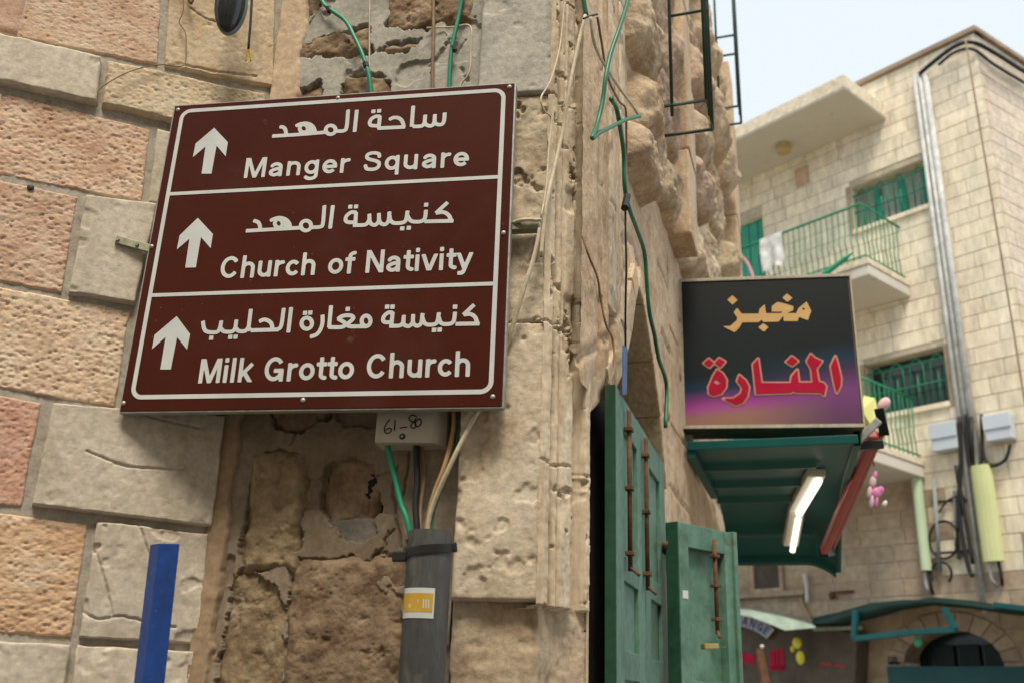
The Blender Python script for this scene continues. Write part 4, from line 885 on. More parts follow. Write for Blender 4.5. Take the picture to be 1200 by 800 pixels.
# near edge of the leaf (thick stile) and the leaf with two folding panels
box('leaf_edge', LP, ul-.004, ul+.004, .05, ztp, -.032, .0, M_doord, t_, .002)
wid = ur-ul
def leaf(parent, pl, a, b, z0, z1, rails, depth=.030, st=.085):
    box('stile', pl, a, a+st, z0, z1, -depth, 0, M_door, parent, .003); box('stile', pl, b-st, b, z0, z1, -depth, 0, M_door, parent, .003)
    for (r0, r1) in rails: box('rail', pl, a+st, b-st, r0, r1, -depth, -.001, M_door, parent, .003)
    rr = sorted(rails)
    for (x, y) in zip(rr[:-1], rr[1:]): box('panel', pl, a+st-.004, b-st+.004, x[1]-.004, y[0]+.004, -depth+.004, -depth+.016, M_door, parent)
mid = ul+wid*.50
rails_ = [(.05, .25), (1.02, 1.12), (1.66, 1.74), (1.93, 2.0), (ztp-.10, ztp)]
leaf(t_, LP, ul+.004, mid-.003, .05, ztp, rails_, st=wid*.12); leaf(t_, LP, mid+.003, ur, .05, ztp, rails_, st=wid*.12)
def bolt(parent, pl, x, ytop, ybot, o=.013, r=.0072):
    u = pl.hit(x, (ytop+ybot)/2, o)[0]; za = pl.hit(x, ytop, o)[1]; zb_ = pl.hit(x, ybot, o)[1]
    b_ = tube('rusty_bolt', [pl.pt(u, za, o), pl.pt(u, zb_, o)], r, M_rustm, parent, False)
    for z in (za-.06, (za+zb_)/2, zb_+.05): box('bolt_keeper', pl, u-.016, u+.016, z-.006, z+.006, 0, o+r+.004, M_rustm, b_, .002)
    tube('bolt_handle', [pl.pt(u, zb_+.01, o), pl.pt(u-.03, zb_-.015, o+.03)], r*.7, M_rustm, b_, False)
bolt(t_, LP, 738, 482, 668); bolt(t_, LP, 758, 515, 690)
# second leaf, ajar, further down the street
hp = W3.pt(W3.hit(783, 640)[0], 0, .03)
r2 = math.hypot(*(polar(790, 620, 1)[:2]))
L2 = Pl(polar(797, 700, math.hypot(*W3.w(786, 640, .08)[:2])), 49.)
t_ = root('open_shutter_door', L2.pt(0, 0), 'half open green door leaf with one rusty bolt and brass handle under the bakery awning', 'door')
a = L2.hit(797, 700)[0]; b = L2.hit(862, 700)[0]; z1_ = L2.hit(797, 612)[1]
z1b = L2.hit(858, 623)[1]; z1_ = (z1_+z1b)/2
leaf(t_, L2, a, b, .05, z1_, [(.05, .3), (1.55, 1.68), (z1_-.085, z1_)], .05, (b-a)*.17)
box('leaf_edge', L2, a-.006, a-.0005, .05, z1_, -.055, .0, M_doord, t_, .002)
box('edge_bead', L2, b-.012, b+.010, .05, z1_+.004, -.055, .012, M_door, t_, .003)
bolt(t_, L2, 839, 632, 742, .015, .008)
u, z = L2.hit(834, 758, .03); beam('handle', L2.pt(u-.05, z, .03), L2.pt(u+.03, z+.006, .03), .02, .02, mat('brass', [(.35, .25, .08), (.45, .33, .12)], 8, 0, 0, rough=.35, metal=.7, rnd=0), t_, .004)
u, z = L2.hit(803, 696, .0); box('paper_tag', L2, u-.015, u+.015, z-.014, z+.014, .0005, .0015, M_white, t_)
# hinges holding it
tube('hinge', [W3.w(780, 655, .0), L2.pt(a-.01, W3.hit(780, 655)[1], -.05)], .014, M_rustm, t_, False)

# ================================================================== BAKERY SIGN
SH = Pl(polar(900, 420, 4.6), 100.)
a, b, z0, z1 = -.421, .422, 2.848, 3.632
bs = root('bakery_sign', SH.pt(0, z0), 'square dark bakery sign box with gold and red Arabic lettering projecting over the street', 'sign')
box('sign_box', SH, a, b, z0-.0, z1, -.20, -.004, mat('dull_brown_sheet', [(.10, .07, .045), (.15, .11, .07)], 3, 20, .1, 30, rough=.6, rnd=0), bs, .004)
# printed face: charcoal, with a blue-magenta-tan glow along the bottom
mp_ = bpy.data.materials.new('bakery_print'); mp_.use_nodes = True; n = mp_.node_tree; L = n.links.new; pb = n.nodes['Principled BSDF']; pb.inputs['Roughness'].default_value = .5; pb.inputs['Specular IOR Level'].default_value = .15
tc = n.nodes.new('ShaderNodeTexCoord'); sx = n.nodes.new('ShaderNodeSeparateXYZ'); L(tc.outputs['Object'], sx.inputs[0])
def MN(op, a_, b_=None):
    x = n.nodes.new('ShaderNodeMath'); x.operation = op
    for k, v in enumerate((a_, b_)):
        if v is None: continue
        if isinstance(v, (int, float)): x.inputs[k].default_value = v
        else: L(v, x.inputs[k])
    return x.outputs[0]
ns = n.nodes.new('ShaderNodeTexNoise'); ns.inputs['Scale'].default_value = 2.5; L(tc.outputs['Object'], ns.inputs[0])
# height of the glow rises to the right
hgt = MN('SUBTRACT', MN('ADD', sx.outputs[2], MN('MULTIPLY', ns.outputs[0], .05)), MN('MULTIPLY', MN('MAXIMUM', sx.outputs[0], -.5), .10))
cr = n.nodes.new('ShaderNodeValToRGB'); L(MN('DIVIDE', hgt, .79), cr.inputs[0]); e = cr.color_ramp.elements
e[0].position = .02; e[0].color = (.24, .15, .09, 1); e[1].position = .13; e[1].color = (.28, .15, .12, 1)
for p_, c_ in ((.20, (.32, .06, .27, 1)), (.25, (.17, .04, .17, 1)), (.31, (.012, .035, .075, 1)), (.40, (.010, .017, .020, 1)), (1, (.017, .020, .021, 1))): q = e.new(p_); q.color = c_
cr2 = n.nodes.new('ShaderNodeValToRGB'); L(MN('DIVIDE', hgt, .79), cr2.inputs[0]); e = cr2.color_ramp.elements
e[0].position = .0; e[0].color = (.10, .05, .09, 1); e[1].position = .22; e[1].color = (.17, .055, .19, 1)
for p_, c_ in ((.36, (.05, .03, .075, 1)), (.42, (.012, .04, .075, 1)), (.52, (.012, .017, .020, 1)), (1, (.017, .020, .021, 1))): q = e.new(p_); q.color = c_
mxx = n.nodes.new('ShaderNodeMix'); mxx.data_type = 'RGBA'; mr = n.nodes.new('ShaderNodeMapRange'); mr.inputs[1].default_value = -.12; mr.inputs[2].default_value = .30; L(sx.outputs[0], mr.inputs[0])
L(mr.outputs[0], mxx.inputs[0]); L(cr.outputs[0], mxx.inputs[6]); L(cr2.outputs[0], mxx.inputs[7]); L(mxx.outputs[2], pb.inputs['Base Color'])
me = bpy.data.meshes.new('sign_face'); fw = .016
me.from_pydata([(a+fw, 0, fw), (b-fw, 0, fw), (b-fw, 0, z1-z0-fw), (a+fw, 0, z1-z0-fw)], [], [(0, 1, 2, 3)]); me.update()
fo = link(me, 'sign_face', bs, mp_); mt = SH.mat(0, z0, .001); fo.matrix_parent_inverse = Matrix.Identity(4)
fo.matrix_basis = Matrix.Translation(-Vector(bs.location)) @ mt
M_frm = mat('pale_sign_frame', [(.36, .34, .27), (.44, .42, .34)], 8, 40, 0, rough=.5, rnd=0)
for (x0, x1, y0, y1) in ((a, b, z0, z0+fw), (a, b, z1-fw, z1), (a, a+fw, z0+fw, z1-fw), (b-fw*.5, b, z0+fw, z1-fw)): box('frame_strip', SH, x0, x1, y0, y1, -.003, .006, M_frm, bs, .001)
g8 = zf(835, 330, 9.23); r1 = zf(815, 400, 9.41); r2_ = zf(895, 400, 9.41)
def polys(fn, L_): return [[SH.hit(*fn(x, y), .003) for x, y in p] for p in L_]
gold = polys(g8, [[(215, 150), (272, 203), (215, 252), (160, 198)], [(805, 130), (865, 178), (810, 222), (755, 176)], [(550, 452), (606, 493), (555, 544), (494, 495)],
    [(265, 285), (315, 348), (500, 348), (508, 298), (565, 245), (578, 343), (738, 343), (762, 326), (640, 326), (640, 268), (700, 222), (740, 228), (875, 268), (872, 312), (800, 342), (905, 343), (930, 288), (1018, 216), (1068, 320), (1032, 418), (935, 384), (920, 428), (770, 428), (765, 370), (716, 434), (548, 437), (530, 412), (500, 439), (322, 442), (285, 505), (238, 548), (105, 482), (190, 482), (262, 420), (268, 392), (228, 335)]])
hg = polys(g8, [[(985, 280), (1003, 297), (985, 312), (968, 297)]])
def usdf(PS, HS=(), r=0.):
    def f(X, Y):
        d = np.full(X.shape, 1.)
        for p in PS: d = np.minimum(d, sd_poly(X, Y, p))
        for h in HS: d = np.maximum(d, -sd_poly(X, Y, h))
        return d-r
    return f
def bbp(PS, g=.02): q = np.array([p for s in PS for p in s]); return (q[:, 0].min()-g, q[:, 0].max()+g, q[:, 1].min()-g, q[:, 1].max()+g)
shape_mesh('lettering', SH, .003, usdf(gold, hg), bbp(gold), .0035, M_amber, bs)
red = polys(r1, [[(148, 188), (202, 235), (156, 282), (93, 238)], [(262, 183), (327, 220), (276, 280), (213, 235)], [(240, 308), (300, 350), (342, 420), (336, 500), (282, 572), (200, 592), (150, 572), (144, 500), (200, 370)],
    [(485, 368), (555, 430), (590, 500), (572, 600), (520, 672), (440, 697), (308, 628), (420, 626), (500, 570), (517, 510), (460, 430)]]) + polys(r2_, [
    [(-118, 250), (-63, 188), (-25, 455), (298, 455), (310, 380), (370, 308), (387, 450), (540, 450), (525, 300), (475, 215), (520, 138), (560, 180), (642, 215), (580, 300), (605, 440), (660, 455), (687, 490), (665, 592), (625, 560), (350, 556), (325, 536), (300, 560), (-84, 572)],
    [(310, 163), (377, 215), (315, 264), (248, 222)], [(790, 162), (817, 250), (852, 400), (846, 480), (805, 562), (775, 450), (740, 270)]])
hr = polys(r1, [[(195, 450), (228, 410), (285, 458), (240, 472)]])
shape_mesh('lettering_outline', SH, .003, usdf(red, (), .0085), bbp(red), .0035, M_rose, bs)
shape_mesh('lettering', SH, .0055, usdf(red, hr), bbp(red), .0035, M_redp, bs)
# arm fixing the sign to the wall
beam('fixing_arm', SH.pt(a-.06, z0-.02, -.1), SH.pt(a+.05, z0-.02, -.1), .03, .03, M_alu, bs)

# ================================================================== AWNING over the bakery door
zA = SH.hit(800, 519)[1]-.03
aw_ = root('bakery_awning', W3.pt(2.1, 2.5), 'dark teal corrugated metal awning curving down below the bakery sign', 'awning')
ua, oa = hitz(W3, 800, 519, zA); ub, ob = hitz(W3, 1000, 523, zA)
uN = (ua+ub)/2
def awp(u, o, zo=0.):      # curved sheet: flat near the sign, bending down along the street
    s = u-uN; z = zA+zo-(0 if s < 1.25 else .55*(s-1.25)**1.6); return W3.pt(u, z, o)
oOut = ob
us_ = np.arange(uN, uN+1.86, .03); os_ = np.linspace(0, 1, 29)
_uf, _of = hitz(W3, 971, 615, zA)
def oo_at(u): return oOut+(_of-oOut)*(u-uN)/(_uf-uN)
P = np.zeros((len(os_), len(us_), 3))
for i, o in enumerate(os_):
    for j, u in enumerate(us_):
        ph = ((u-uN)/.42) % 1; rib = -.030*float(sstep(np.array(ph), .80, .86)*(1-sstep(np.array(ph), .94, 1.)))
        P[i, j] = awp(u, .03+(oo_at(u)-.03)*o, rib*(o < .8)-.08*max(0., (o-.72)/.28)**2*float(sstep(np.array(u-uN), .7, 1.8)))
gridmesh('corrugated_sheet', P, M_teal, aw_, smooth=False)
P2 = P+np.array([0, 0, .012]); gridmesh('top_sheet', P2[::-1], M_teal, aw_, smooth=False)
def strip_mesh(name, A, B, m, parent):
    A = np.array(A); B = np.array(B); n_ = len(A); return mesh(name, np.concatenate([A, B]), [(i, i+1, n_+i+1, n_+i) for i in range(n_-1)], m, parent)
# near fascia and outer fascia
V = [awp(uN-.012+du, o, z) for z in (-.012, .03) for (du, o) in ((0, .02), (0, oOut+.02), (.03, oOut+.02), (.03, .02))]
hexa('front_fascia', V, M_teal, aw_, .004)
crl = lambda u: -.08*float(sstep(np.array(u-uN), .7, 1.8))
up_ = [awp(u, oo_at(u), .05+crl(u)) for u in us_]; dn_ = [awp(u, oo_at(u), -.02+crl(u)) for u in us_]; up2 = [awp(u, oo_at(u)+.03, .05+crl(u)) for u in us_]; dn2 = [awp(u, oo_at(u)+.03, -.02+crl(u)) for u in us_]
Q = np.array([up_, dn_, dn2, up2, up_]); gridmesh('side_fascia', Q, M_teal, aw_, smooth=False)
e0 = us_[-1]; oE = oo_at(e0)
_zc = [-.08*max(0., (o-.72)/.28)**2 for o in os_]; _oo = [.03+(oE-.03)*o for o in os_]
gridmesh('end_fascia', np.array([[awp(e0+du, o, z_c+dz) for o, z_c in zip(_oo, _zc)] for du, dz in ((.0, .05), (.0, -.03), (.03, -.03), (.03, .05))]), M_teal, aw_, smooth=False)
beam('wall_rail', awp(uN, .035, -.02), awp(uN+1.0, .035, -.02), .04, .05, M_teal, aw_)
# fluorescent lamp in two tubes
fl = root('fluorescent_lamp', W3.pt(uN+1, zA-.1, oOut*.6), 'lit white double fluorescent lamp under the teal awning', 'lamp')
zL = zA-.06
M_em = bpy.data.materials.new('lit_tube'); M_em.use_nodes = True; pb = M_em.node_tree.nodes['Principled BSDF']; pb.inputs['Base Color'].default_value = (.9, .9, .85, 1)
pb.inputs['Emission Color'].default_value = (1, .93, .78, 1); pb.inputs['Emission Strength'].default_value = 1.3
M_fix = mat('white_lamp_housing', [(.6, .58, .5), (.66, .64, .56)], 4, 0, 0, rough=.5, rnd=0)
def raypt(px, py, r): return polar(px, py, r)
rA = math.hypot(*W3.pt(hitz(W3, 957, 562, zL)[0], 0, hitz(W3, 957, 562, zL)[1])[:2]); rB = math.hypot(*W3.pt(*[hitz(W3, 932, 600, zL)[0], 0], hitz(W3, 932, 600, zL)[1])[:2])
A_, B_ = raypt(957, 560, rA), raypt(934, 600, rB); C_ = raypt(926, 645, rB+.18)
for (p, q) in ((A_, B_), (B_, C_)):
    d = (q-p)/np.linalg.norm(q-p); s = np.cross(d, [0, 0, 1]); s /= np.linalg.norm(s)
    beam('lamp_housing', p+np.array([0, 0, .03]), q+np.array([0, 0, .03])-d*.01, .09, .04, M_fix, fl, .005)
    tube('tube', [p+s*.012+d*.03-np.array([0, 0, .006]), q+s*.012-d*.006-np.array([0, 0, .006])], .021 if p is A_ else .017, M_em, fl, False)
# red beams
rb = root('red_beam', raypt(1035, 495, 4.9), 'red painted steel twin beam slanting down at the outer side of the awning', 'beam')
p, q = raypt(1024, 508, 4.9), raypt(966, 645, 6.0); beam('main_tube', p, q, .05, .05, M_redm, rb, .012)
p2, q2 = raypt(1037, 498, 4.85), raypt(974, 645, 6.2); beam('thin_tube', p2, q2, .028, .028, M_redm, rb, .01)
d = (q-p)/np.linalg.norm(q-p); beam('end_cap', q2+d*.0, q+d*.02, .05, .05, M_black, rb)
ar_ = root('sign_arm', raypt(1010, 505, 4.8), 'grey steel arm at the lower right corner of the bakery sign', 'bracket')
beam('arm', raypt(1003, 519, 4.75), raypt(1030, 492, 4.75), .03, .035, M_alu, ar_, .003); beam('arm_plate', raypt(1030, 478, 4.8), raypt(1037, 510, 4.85), .045, .012, M_black, ar_, .002)
beam('cross_arm', raypt(960, 527, 4.75), raypt(1035, 520, 4.8), .03, .04, M_gblack, ar_, .003)
# ================================================================== WINDOW GRILLES on the street wall
def grille(lab, ua, z0, z1, out, nz, nv, m, depth_u, r=.011):
    t = root('window_grille', W3.pt(ua, z0), lab, 'grille', 'iron window cages on the street wall')
    for k in range(nz):
        z = z0+(z1-z0)*k/(nz-1); tube('rail', [W3.pt(ua, z, .0), W3.pt(ua, z, out), W3.pt(ua+depth_u, z, out), W3.pt(ua+depth_u, z, 0)], r, m, t, False, 6)
    for k in range(nv):
        o = out*(k+1)/nv; tube('bar', [W3.pt(ua, z0-.05 if k == 0 else z0, o), W3.pt(ua, z1, o)], r, m, t, False, 6)
    for k in range(1, 3): tube('bar', [W3.pt(ua+depth_u*k/2, z0, out), W3.pt(ua+depth_u*k/2, z1, out)], r, m, t, False, 6)
M_cage = mat('dark_iron_green', [(.02, .045, .032), (.035, .065, .05)], 8, 0, 0, rough=.5, rnd=0)
ua_, za_ = W3.hit(776, 125, .10); _, oa_ = hitz(W3, 829, 123, za_); zb3 = W3.hit(779, 47, .10); zr3 = za_+.62
grille('dark green iron window cage projecting from the street wall above the bakery sign', ua_, za_, za_+1.86, oa_, 4, 2, M_cage, .22, .0075)
ua_, za_ = W3.hit(841, 128, .12); _, oa_ = hitz(W3, 866, 128, za_)
grille('slimmer iron window cage at the far corner of the street wall, against the sky', ua_, za_, za_+1.8, oa_, 4, 2, M_cage, .22, .009)

# ================================================================== FAR BUILDING
KB = polar(1143, 50, 14.5)
F1 = Pl(KB, 140.); F2 = Pl(KB, 57.)
ZR = F1.hit(1137, 40)[1]
fb_ = root('apartment_building', F1.pt(0, 0), 'cream stone apartment building with green balconies and window grilles across the street', 'building')
UL = -9.5
w1 = [F1.hit(993, 219), F1.hit(1084, 186), F1.hit(1090, 239), F1.hit(1003, 270)]
w2 = [F1.hit(1010, 427), F1.hit(1106, 404), F1.hit(1113, 468), F1.hit(1020, 490)]
def rc(q): return (q[0][0]*.5+q[3][0]*.5, q[1][0]*.5+q[2][0]*.5, q[2][1]*.5+q[3][1]*.5, q[0][1]*.5+q[1][1]*.5)
R1, R2 = rc(w1), rc(w2)
dr1 = F1.hit(893, 252); R3 = (dr1[0]-.95, dr1[0], dr1[1]-2.1, dr1[1])
dr2 = (R3[0], R3[1], R2[3]-2.1, R2[3])
ga = F1.hit(1062, 790); gb = F1.hit(1178, 790); gt = F1.hit(1130, 737)
R4 = (ga[0], gb[0], 0., gt[1])
holes = [R1, R2, R3, dr2, R4]
bricks = []
def coursing(pl, uA, uB, zA_, zB_, holes, ch=.245):
    z = zA_; r = 0
    while z < zB_-.05:
        zt_ = min(z+ch, zB_); cuts = [(uA, uB)]
        for h in holes:
            if h[2] < zt_-.03 and h[3] > z+.03:
                nc = []
                for (a, b) in cuts:
                    if h[0] > a+.02: nc.append((a, min(b, h[0])))
                    if h[1] < b-.02: nc.append((max(a, h[1]), b))
                    if h[1] <= a or h[0] >= b: pass
                nc = [(a, b) for a, b in nc if b-a > .03]; 
                seen = []
                for c_ in nc:
                    if c_ not in seen: seen.append(c_)
                cuts = [c_ for c_ in seen if not (c_[0] < h[0] < c_[1]) and not (c_[0] < h[1] < c_[1])]
        for (a, b) in cuts:
            u = b
            while u > a+.01:
                l = random.uniform(.42, .78); 
                if u == b and r % 2: l *= .6
                un = max(a, u-l)
                if un-a < .18: un = a
                bricks.append((pl, un, u, z, zt_)); u = un
        z += ch; r += 1
coursing(F1, UL, 0, .0, ZR, holes)
coursing(F2, 0.04, 3.2, .0, ZR, [])
def scrpx(P):
    c = RM.T @ (np.array(P)-CAM); return 600+FOC*c[0]/-c[2], 400-FOC*c[1]/-c[2]
def bsize(b):
    pl, a_, b_, c_, d_ = b; p = [scrpx(pl.pt(x, y)) for x, y in ((a_, c_), (b_, c_), (b_, d_), (a_, d_))]; cx = sum(q[0] for q in p)/4; cy = sum(q[1] for q in p)/4
    A = abs(sum(p[i][0]*p[(i+1) % 4][1]-p[(i+1) % 4][0]*p[i][1] for i in range(4)))/2
    vis = 848 < cx < 1215 and -10 < cy < 810
    if cx < 1000 and 325 < cy < 650: vis = False
    return A if vis else A*1e-4
bricks.sort(key=bsize, reverse=True)
import bmesh
bm = bmesh.new(); bmesh.ops.create_cube(bm, size=1); bmesh.ops.bevel(bm, geom=list(bm.edges), offset=.02, segments=1, affect='EDGES')
ume = bpy.data.meshes.new('ashlar_block'); bm.to_mesh(ume); bm.free(); ume.materials.append(M_facade)
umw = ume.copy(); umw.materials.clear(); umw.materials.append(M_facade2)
umq = ume.copy(); umq.materials.clear(); umq.materials.append(M_facade3)
base_ = Vector(fb_.location); g = .006
SV = []; SFc = []
uvs = np.array([v.co[:] for v in ume.vertices]); ufs = [list(p.vertices) for p in ume.polygons]
for i, (pl, a_, b_, c_, d_) in enumerate(bricks):
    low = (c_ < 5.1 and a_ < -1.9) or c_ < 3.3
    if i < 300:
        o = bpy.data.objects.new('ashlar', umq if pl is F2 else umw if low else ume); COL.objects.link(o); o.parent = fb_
        mt = pl.mat((a_+b_)/2, (c_+d_)/2, -.035+random.uniform(-.003, .004)) @ Matrix.Diagonal((b_-a_-2*g, .07, d_-c_-2*g, 1))
        o.matrix_basis = Matrix.Translation(-base_) @ mt
    else:
        n0 = len(SV); q = uvs*np.array([b_-a_-2*g, .07, d_-c_-2*g])
        SV.extend((pl.pt((a_+b_)/2, (c_+d_)/2, -.035)+np.outer(q[:, 0], pl.u)-np.outer(q[:, 1], pl.n)+np.outer(q[:, 2], [0, 0, 1])).tolist()); SFc += [[n0+k for k in f] for f in ufs]
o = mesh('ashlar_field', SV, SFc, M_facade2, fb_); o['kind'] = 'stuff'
def holed(name, pl, uA, uB, zA_, zB_, holes, off, m, parent):
    us = sorted({uA, uB} | {h[k] for h in holes for k in (0, 1)}); zs = sorted({zA_, zB_} | {h[k] for h in holes for k in (2, 3)}); V = []; F = []
    for i in range(len(us)-1):
        for j in range(len(zs)-1):
            cu_, cz2 = (us[i]+us[i+1])/2, (zs[j]+zs[j+1])/2
            if any(h[0] < cu_ < h[1] and h[2] < cz2 < h[3] for h in holes): continue
            n0 = len(V); V += [pl.pt(us[i], zs[j], off), pl.pt(us[i+1], zs[j], off), pl.pt(us[i+1], zs[j+1], off), pl.pt(us[i], zs[j+1], off)]; F.append((n0, n0+1, n0+2, n0+3))
    return mesh(name, V, F, m, parent)
holed('wall_backing', F1, UL, 0, 0, ZR, holes, -.012, M_fmort, fb_)
holed('wall_backing', F2, 0, 3.2, 0, ZR, [], -.012, M_fmort, fb_)
def opening(h, pl, parent, depth=.28):
    a_, b_, c_, d_ = h; V = [pl.pt(u, z, o) for o in (-.012, -depth) for (u, z) in ((a_, c_), (b_, c_), (b_, d_), (a_, d_))]
    mesh('window_reveal', V, [(0, 1, 5, 4), (1, 2, 6, 5), (2, 3, 7, 6), (3, 0, 4, 7)], M_facade, parent)
M_glass = mat('dark_window_glass', [(.02, .035, .03), (.035, .05, .045)], 2, 0, 0, rough=.12, spec=.6, rnd=0)
def window(h, lab, bright):
    a_, b_, c_, d_ = h; opening(h, F1, fb_)
    w = mesh('window', [F1.pt(u, z, -.26) for u, z in ((a_, c_), (b_, c_), (b_, d_), (a_, d_))], [(0, 1, 2, 3)], M_curt if bright else M_glass, fb_); w['label'] = lab
    fr = .05
    for (x0, x1, y0, y1) in ((a_-.07, a_, c_-.08, d_+.0), (b_, b_+.08, c_-.08, d_+.0)): box('window_frame', F1, x0, x1, y0, y1, -.05, .02, M_facade2, w, .005)
    box('window_sill', F1, a_-.0, b_+.0, c_-.08, c_, -.2, .045, M_facade, w, .008)
    # iron grille: hooped bars
    nb = 4; wd = (b_-a_)/nb
    for k in range(nb):
        x0 = a_+wd*(k+.18); x1 = a_+wd*(k+.82); zt2 = d_-.20
        P = [F1.pt(x0, c_+.02, -.08), F1.pt(x0, zt2, -.08), F1.pt((x0*.75+x1*.25), zt2+.09, -.08), F1.pt((x0+x1)/2, zt2+.12, -.08), F1.pt((x0*.25+x1*.75), zt2+.09, -.08), F1.pt(x1, zt2, -.08), F1.pt(x1, c_+.02, -.08)]
        tube('grille_bar', P, .013, M_grn, w, False, 6)
        tube('grille_bar', [F1.pt((x0+x1)/2, c_+.02, -.08), F1.pt((x0+x1)/2, zt2-.15, -.08)], .011, M_grn, w, False, 6)
    for z in (c_+.02, c_+(d_-c_)*.42, d_-.16): tube('grille_bar', [F1.pt(a_, z, -.075), F1.pt(b_, z, -.075)], .011, M_grn, w, False, 6)
    return w
wi = window(R1, 'upper window with green hooped grille and pale curtain', True)
for k, u in enumerate((.30, .62, .93)): box('shutter_strip', F1, R1[0]+(R1[1]-R1[0])*u-.10, R1[0]+(R1[1]-R1[0])*u+.02, R1[2], R1[3]-.1, -.24, -.22, M_grnsh, wi)
wi = window(R2, 'lower window with green hooped grille, dark behind', False)
for h in (R3, dr2):
    a_, b_, c_, d_ = h; opening(h, F1, fb_)
    dd = mesh('balcony_door', [F1.pt(u, z, -.14) for u, z in ((a_, c_), (b_, c_), (b_, d_), (a_, d_))], [(0, 1, 2, 3)], M_grnsh, fb_)
    for k in range(5): box('door_board', F1, a_+(b_-a_)*k/5+.01, a_+(b_-a_)*(k+1)/5-.01, c_, d_, -.138, -.118, M_grnsh, dd, .004)
# far left second window strips (mostly hidden)
# roof coping
for pl, a_, b_ in ((F1, UL, .05), (F2, -.0, 3.25)):
    box('roof_coping', pl, a_, b_, ZR, ZR+.09, -.3, .06, mat('brown_coping', [(.28, .21, .15), (.36, .28, .2)], 3, 10, 0, rnd=0), fb_, .01)
# roof canopy slab
uW, zW = F1.hit(1038, 140); 
uO, oO = hitz(F1, 990, 104, zW)
box('roof_slab', F1, UL, uW, zW, zW+.02, 0, oO, M_conc, fb_); box('roof_slab_edge', F1, UL, uW+.01, zW+.021, zW+.27, .0, oO+.01, M_concP, fb_, .01)
uu, oo = hitz(F1, 918, 170, zW); V, F = tubegeo([F1.pt(uu, zW, oo), F1.pt(uu, zW-.14, oo)], .13, 14); mesh('ceiling_lamp', V, F, M_yplast, fb_)
# vent block
a_, zz_ = F1.hit(932, 200); box('vent_cover', F1, a_-.0, a_+.26, zz_-.36, zz_+.0, -.01, .03, mat('pinkish_vent_stone', [(.52, .36, .24), (.56, .40, .27)], 3, 10, 0, rnd=0), fb_, .01)
# interior dark wall/return so the building has depth
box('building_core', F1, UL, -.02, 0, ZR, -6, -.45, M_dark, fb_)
# balconies
def balcony(uR_, z0, lab, grp, uL, out, cloths=False):
    t = root('balcony', F1.pt(uR_, z0), lab, 'balcony', grp)
    box('slab', F1, uL, uR_, z0, z0+.17, .005, out, M_conc, t, .015); box('slab_rim', F1, uL, uR_+.015, z0+.171, z0+.27, .005, out+.02, M_concP, t, .012)
    zr = z0+.27; hh = .95; ins = .05
    tube('top_rail', [F1.pt(uL, zr+hh, out-ins), F1.pt(uR_-ins, zr+hh, out-ins), F1.pt(uR_-ins, zr+hh, 0)], .02, M_grn, t, False, 6)
    tube('bottom_rail', [F1.pt(uL, zr+.08, out-ins), F1.pt(uR_-ins, zr+.08, out-ins), F1.pt(uR_-ins, zr+.08, 0)], .014, M_grn, t, False, 6)
    first = None
    def bar(u, o):
        nonlocal first
        if first is None:
            V, F = tubegeo(catmull([F1.pt(u, zr, o), F1.pt(u, zr+.25, o), F1.pt(u, zr+.38, o+.03), F1.pt(u, zr+.55, o), F1.pt(u, zr+hh, o)], 3), .010, 5); first = (mesh('baluster', V, F, M_grn, t), F1.pt(u, zr, o))
        else:
            o2 = first[0].copy(); COL.objects.link(o2); o2.location = Vector(first[0].location)+Vector(F1.pt(u, zr, o)-first[1])
    u = uR_-ins
    while u > uL: bar(u, out-ins); u -= .10
    o = out-ins-.13
    while o > .03: bar(uR_-ins, o); o -= .13
    return t, zr, hh
uR1, zb1 = F1.hit(1067, 348); uo1, oo1 = hitz(F1, 1008, 325, zb1)
b1, zr1, hh1 = balcony(uR1, zb1, 'upper balcony with green iron railing and white laundry, left of the upper window', 'green railed balconies', UL+2.5, oo1)
uR2, zb2_ = F1.hit(1085, 560); uo2, oo2 = hitz(F1, 1035, 538, zb2_)
b2, zr2, hh2 = balcony(uR2, zb2_, 'lower balcony with green iron railing behind the red beams', 'green railed balconies', UL+2.5, oo2)
# laundry
def cloth(name, lab, pl, u0_, u1_, z0, z1, o, m, cat, seed, amp=.05, taper=-.15):
    U, Z = np.meshgrid(np.linspace(u0_, u1_, 26), np.linspace(z0, z1, 20)); f = (z1-Z)/(z1-z0)
    O = o+amp*np.sin(U*23+seed)*f+amp*.7*n2(U, Z, 6, seed, 3); U = U+.03*n2(U, Z, 3, seed+1, 2)+taper*f*(U-(u0_+u1_)/2); Z = Z+.05*n2(U, Z*0, 7, seed+3, 2)*f
    P = pl.pts(U, Z, O); b = P.reshape(-1, 3).mean(0); t = gridmesh(name, P-b, m, None); t.location = b; tag(t, lab, cat); return t
lu0, lz = F1.hit(893, 283, oo1-.05); lu1, _ = F1.hit(935, 270, oo1-.05)
lu1 = lu0+(lu1-lu0)*.62
cloth('white_laundry', 'crumpled white cloth hung over the upper balcony railing', F1, lu0, lu1, zr1+.35, zr1+hh1+.0, oo1+.01, M_cloth, 'laundry', 3)
lu0, _ = F1.hit(862, 300, oo1); lu1, _ = F1.hit(890, 300, oo1)
o = tube('pink_ribbon', [F1.pt(lu0, zr1+.55, oo1+.1), F1.pt((lu0+lu1)/2-.1, zr1+.75, oo1+.12), F1.pt((lu0+lu1)/2+.1, zr1+.5, oo1+.12), F1.pt(lu1, zr1+.0, oo1+.12)], .024, mat('dusty_pink_cloth', [(.5, .22, .28), (.6, .3, .35)], 5, 0, 0, rnd=0)); tag(o, 'dusty pink rolled cloth draped over the upper balcony beside the laundry', 'cloth')
p, q = F1.w(968, 320, oo1+.3), F1.w(992, 302, oo1+.15)
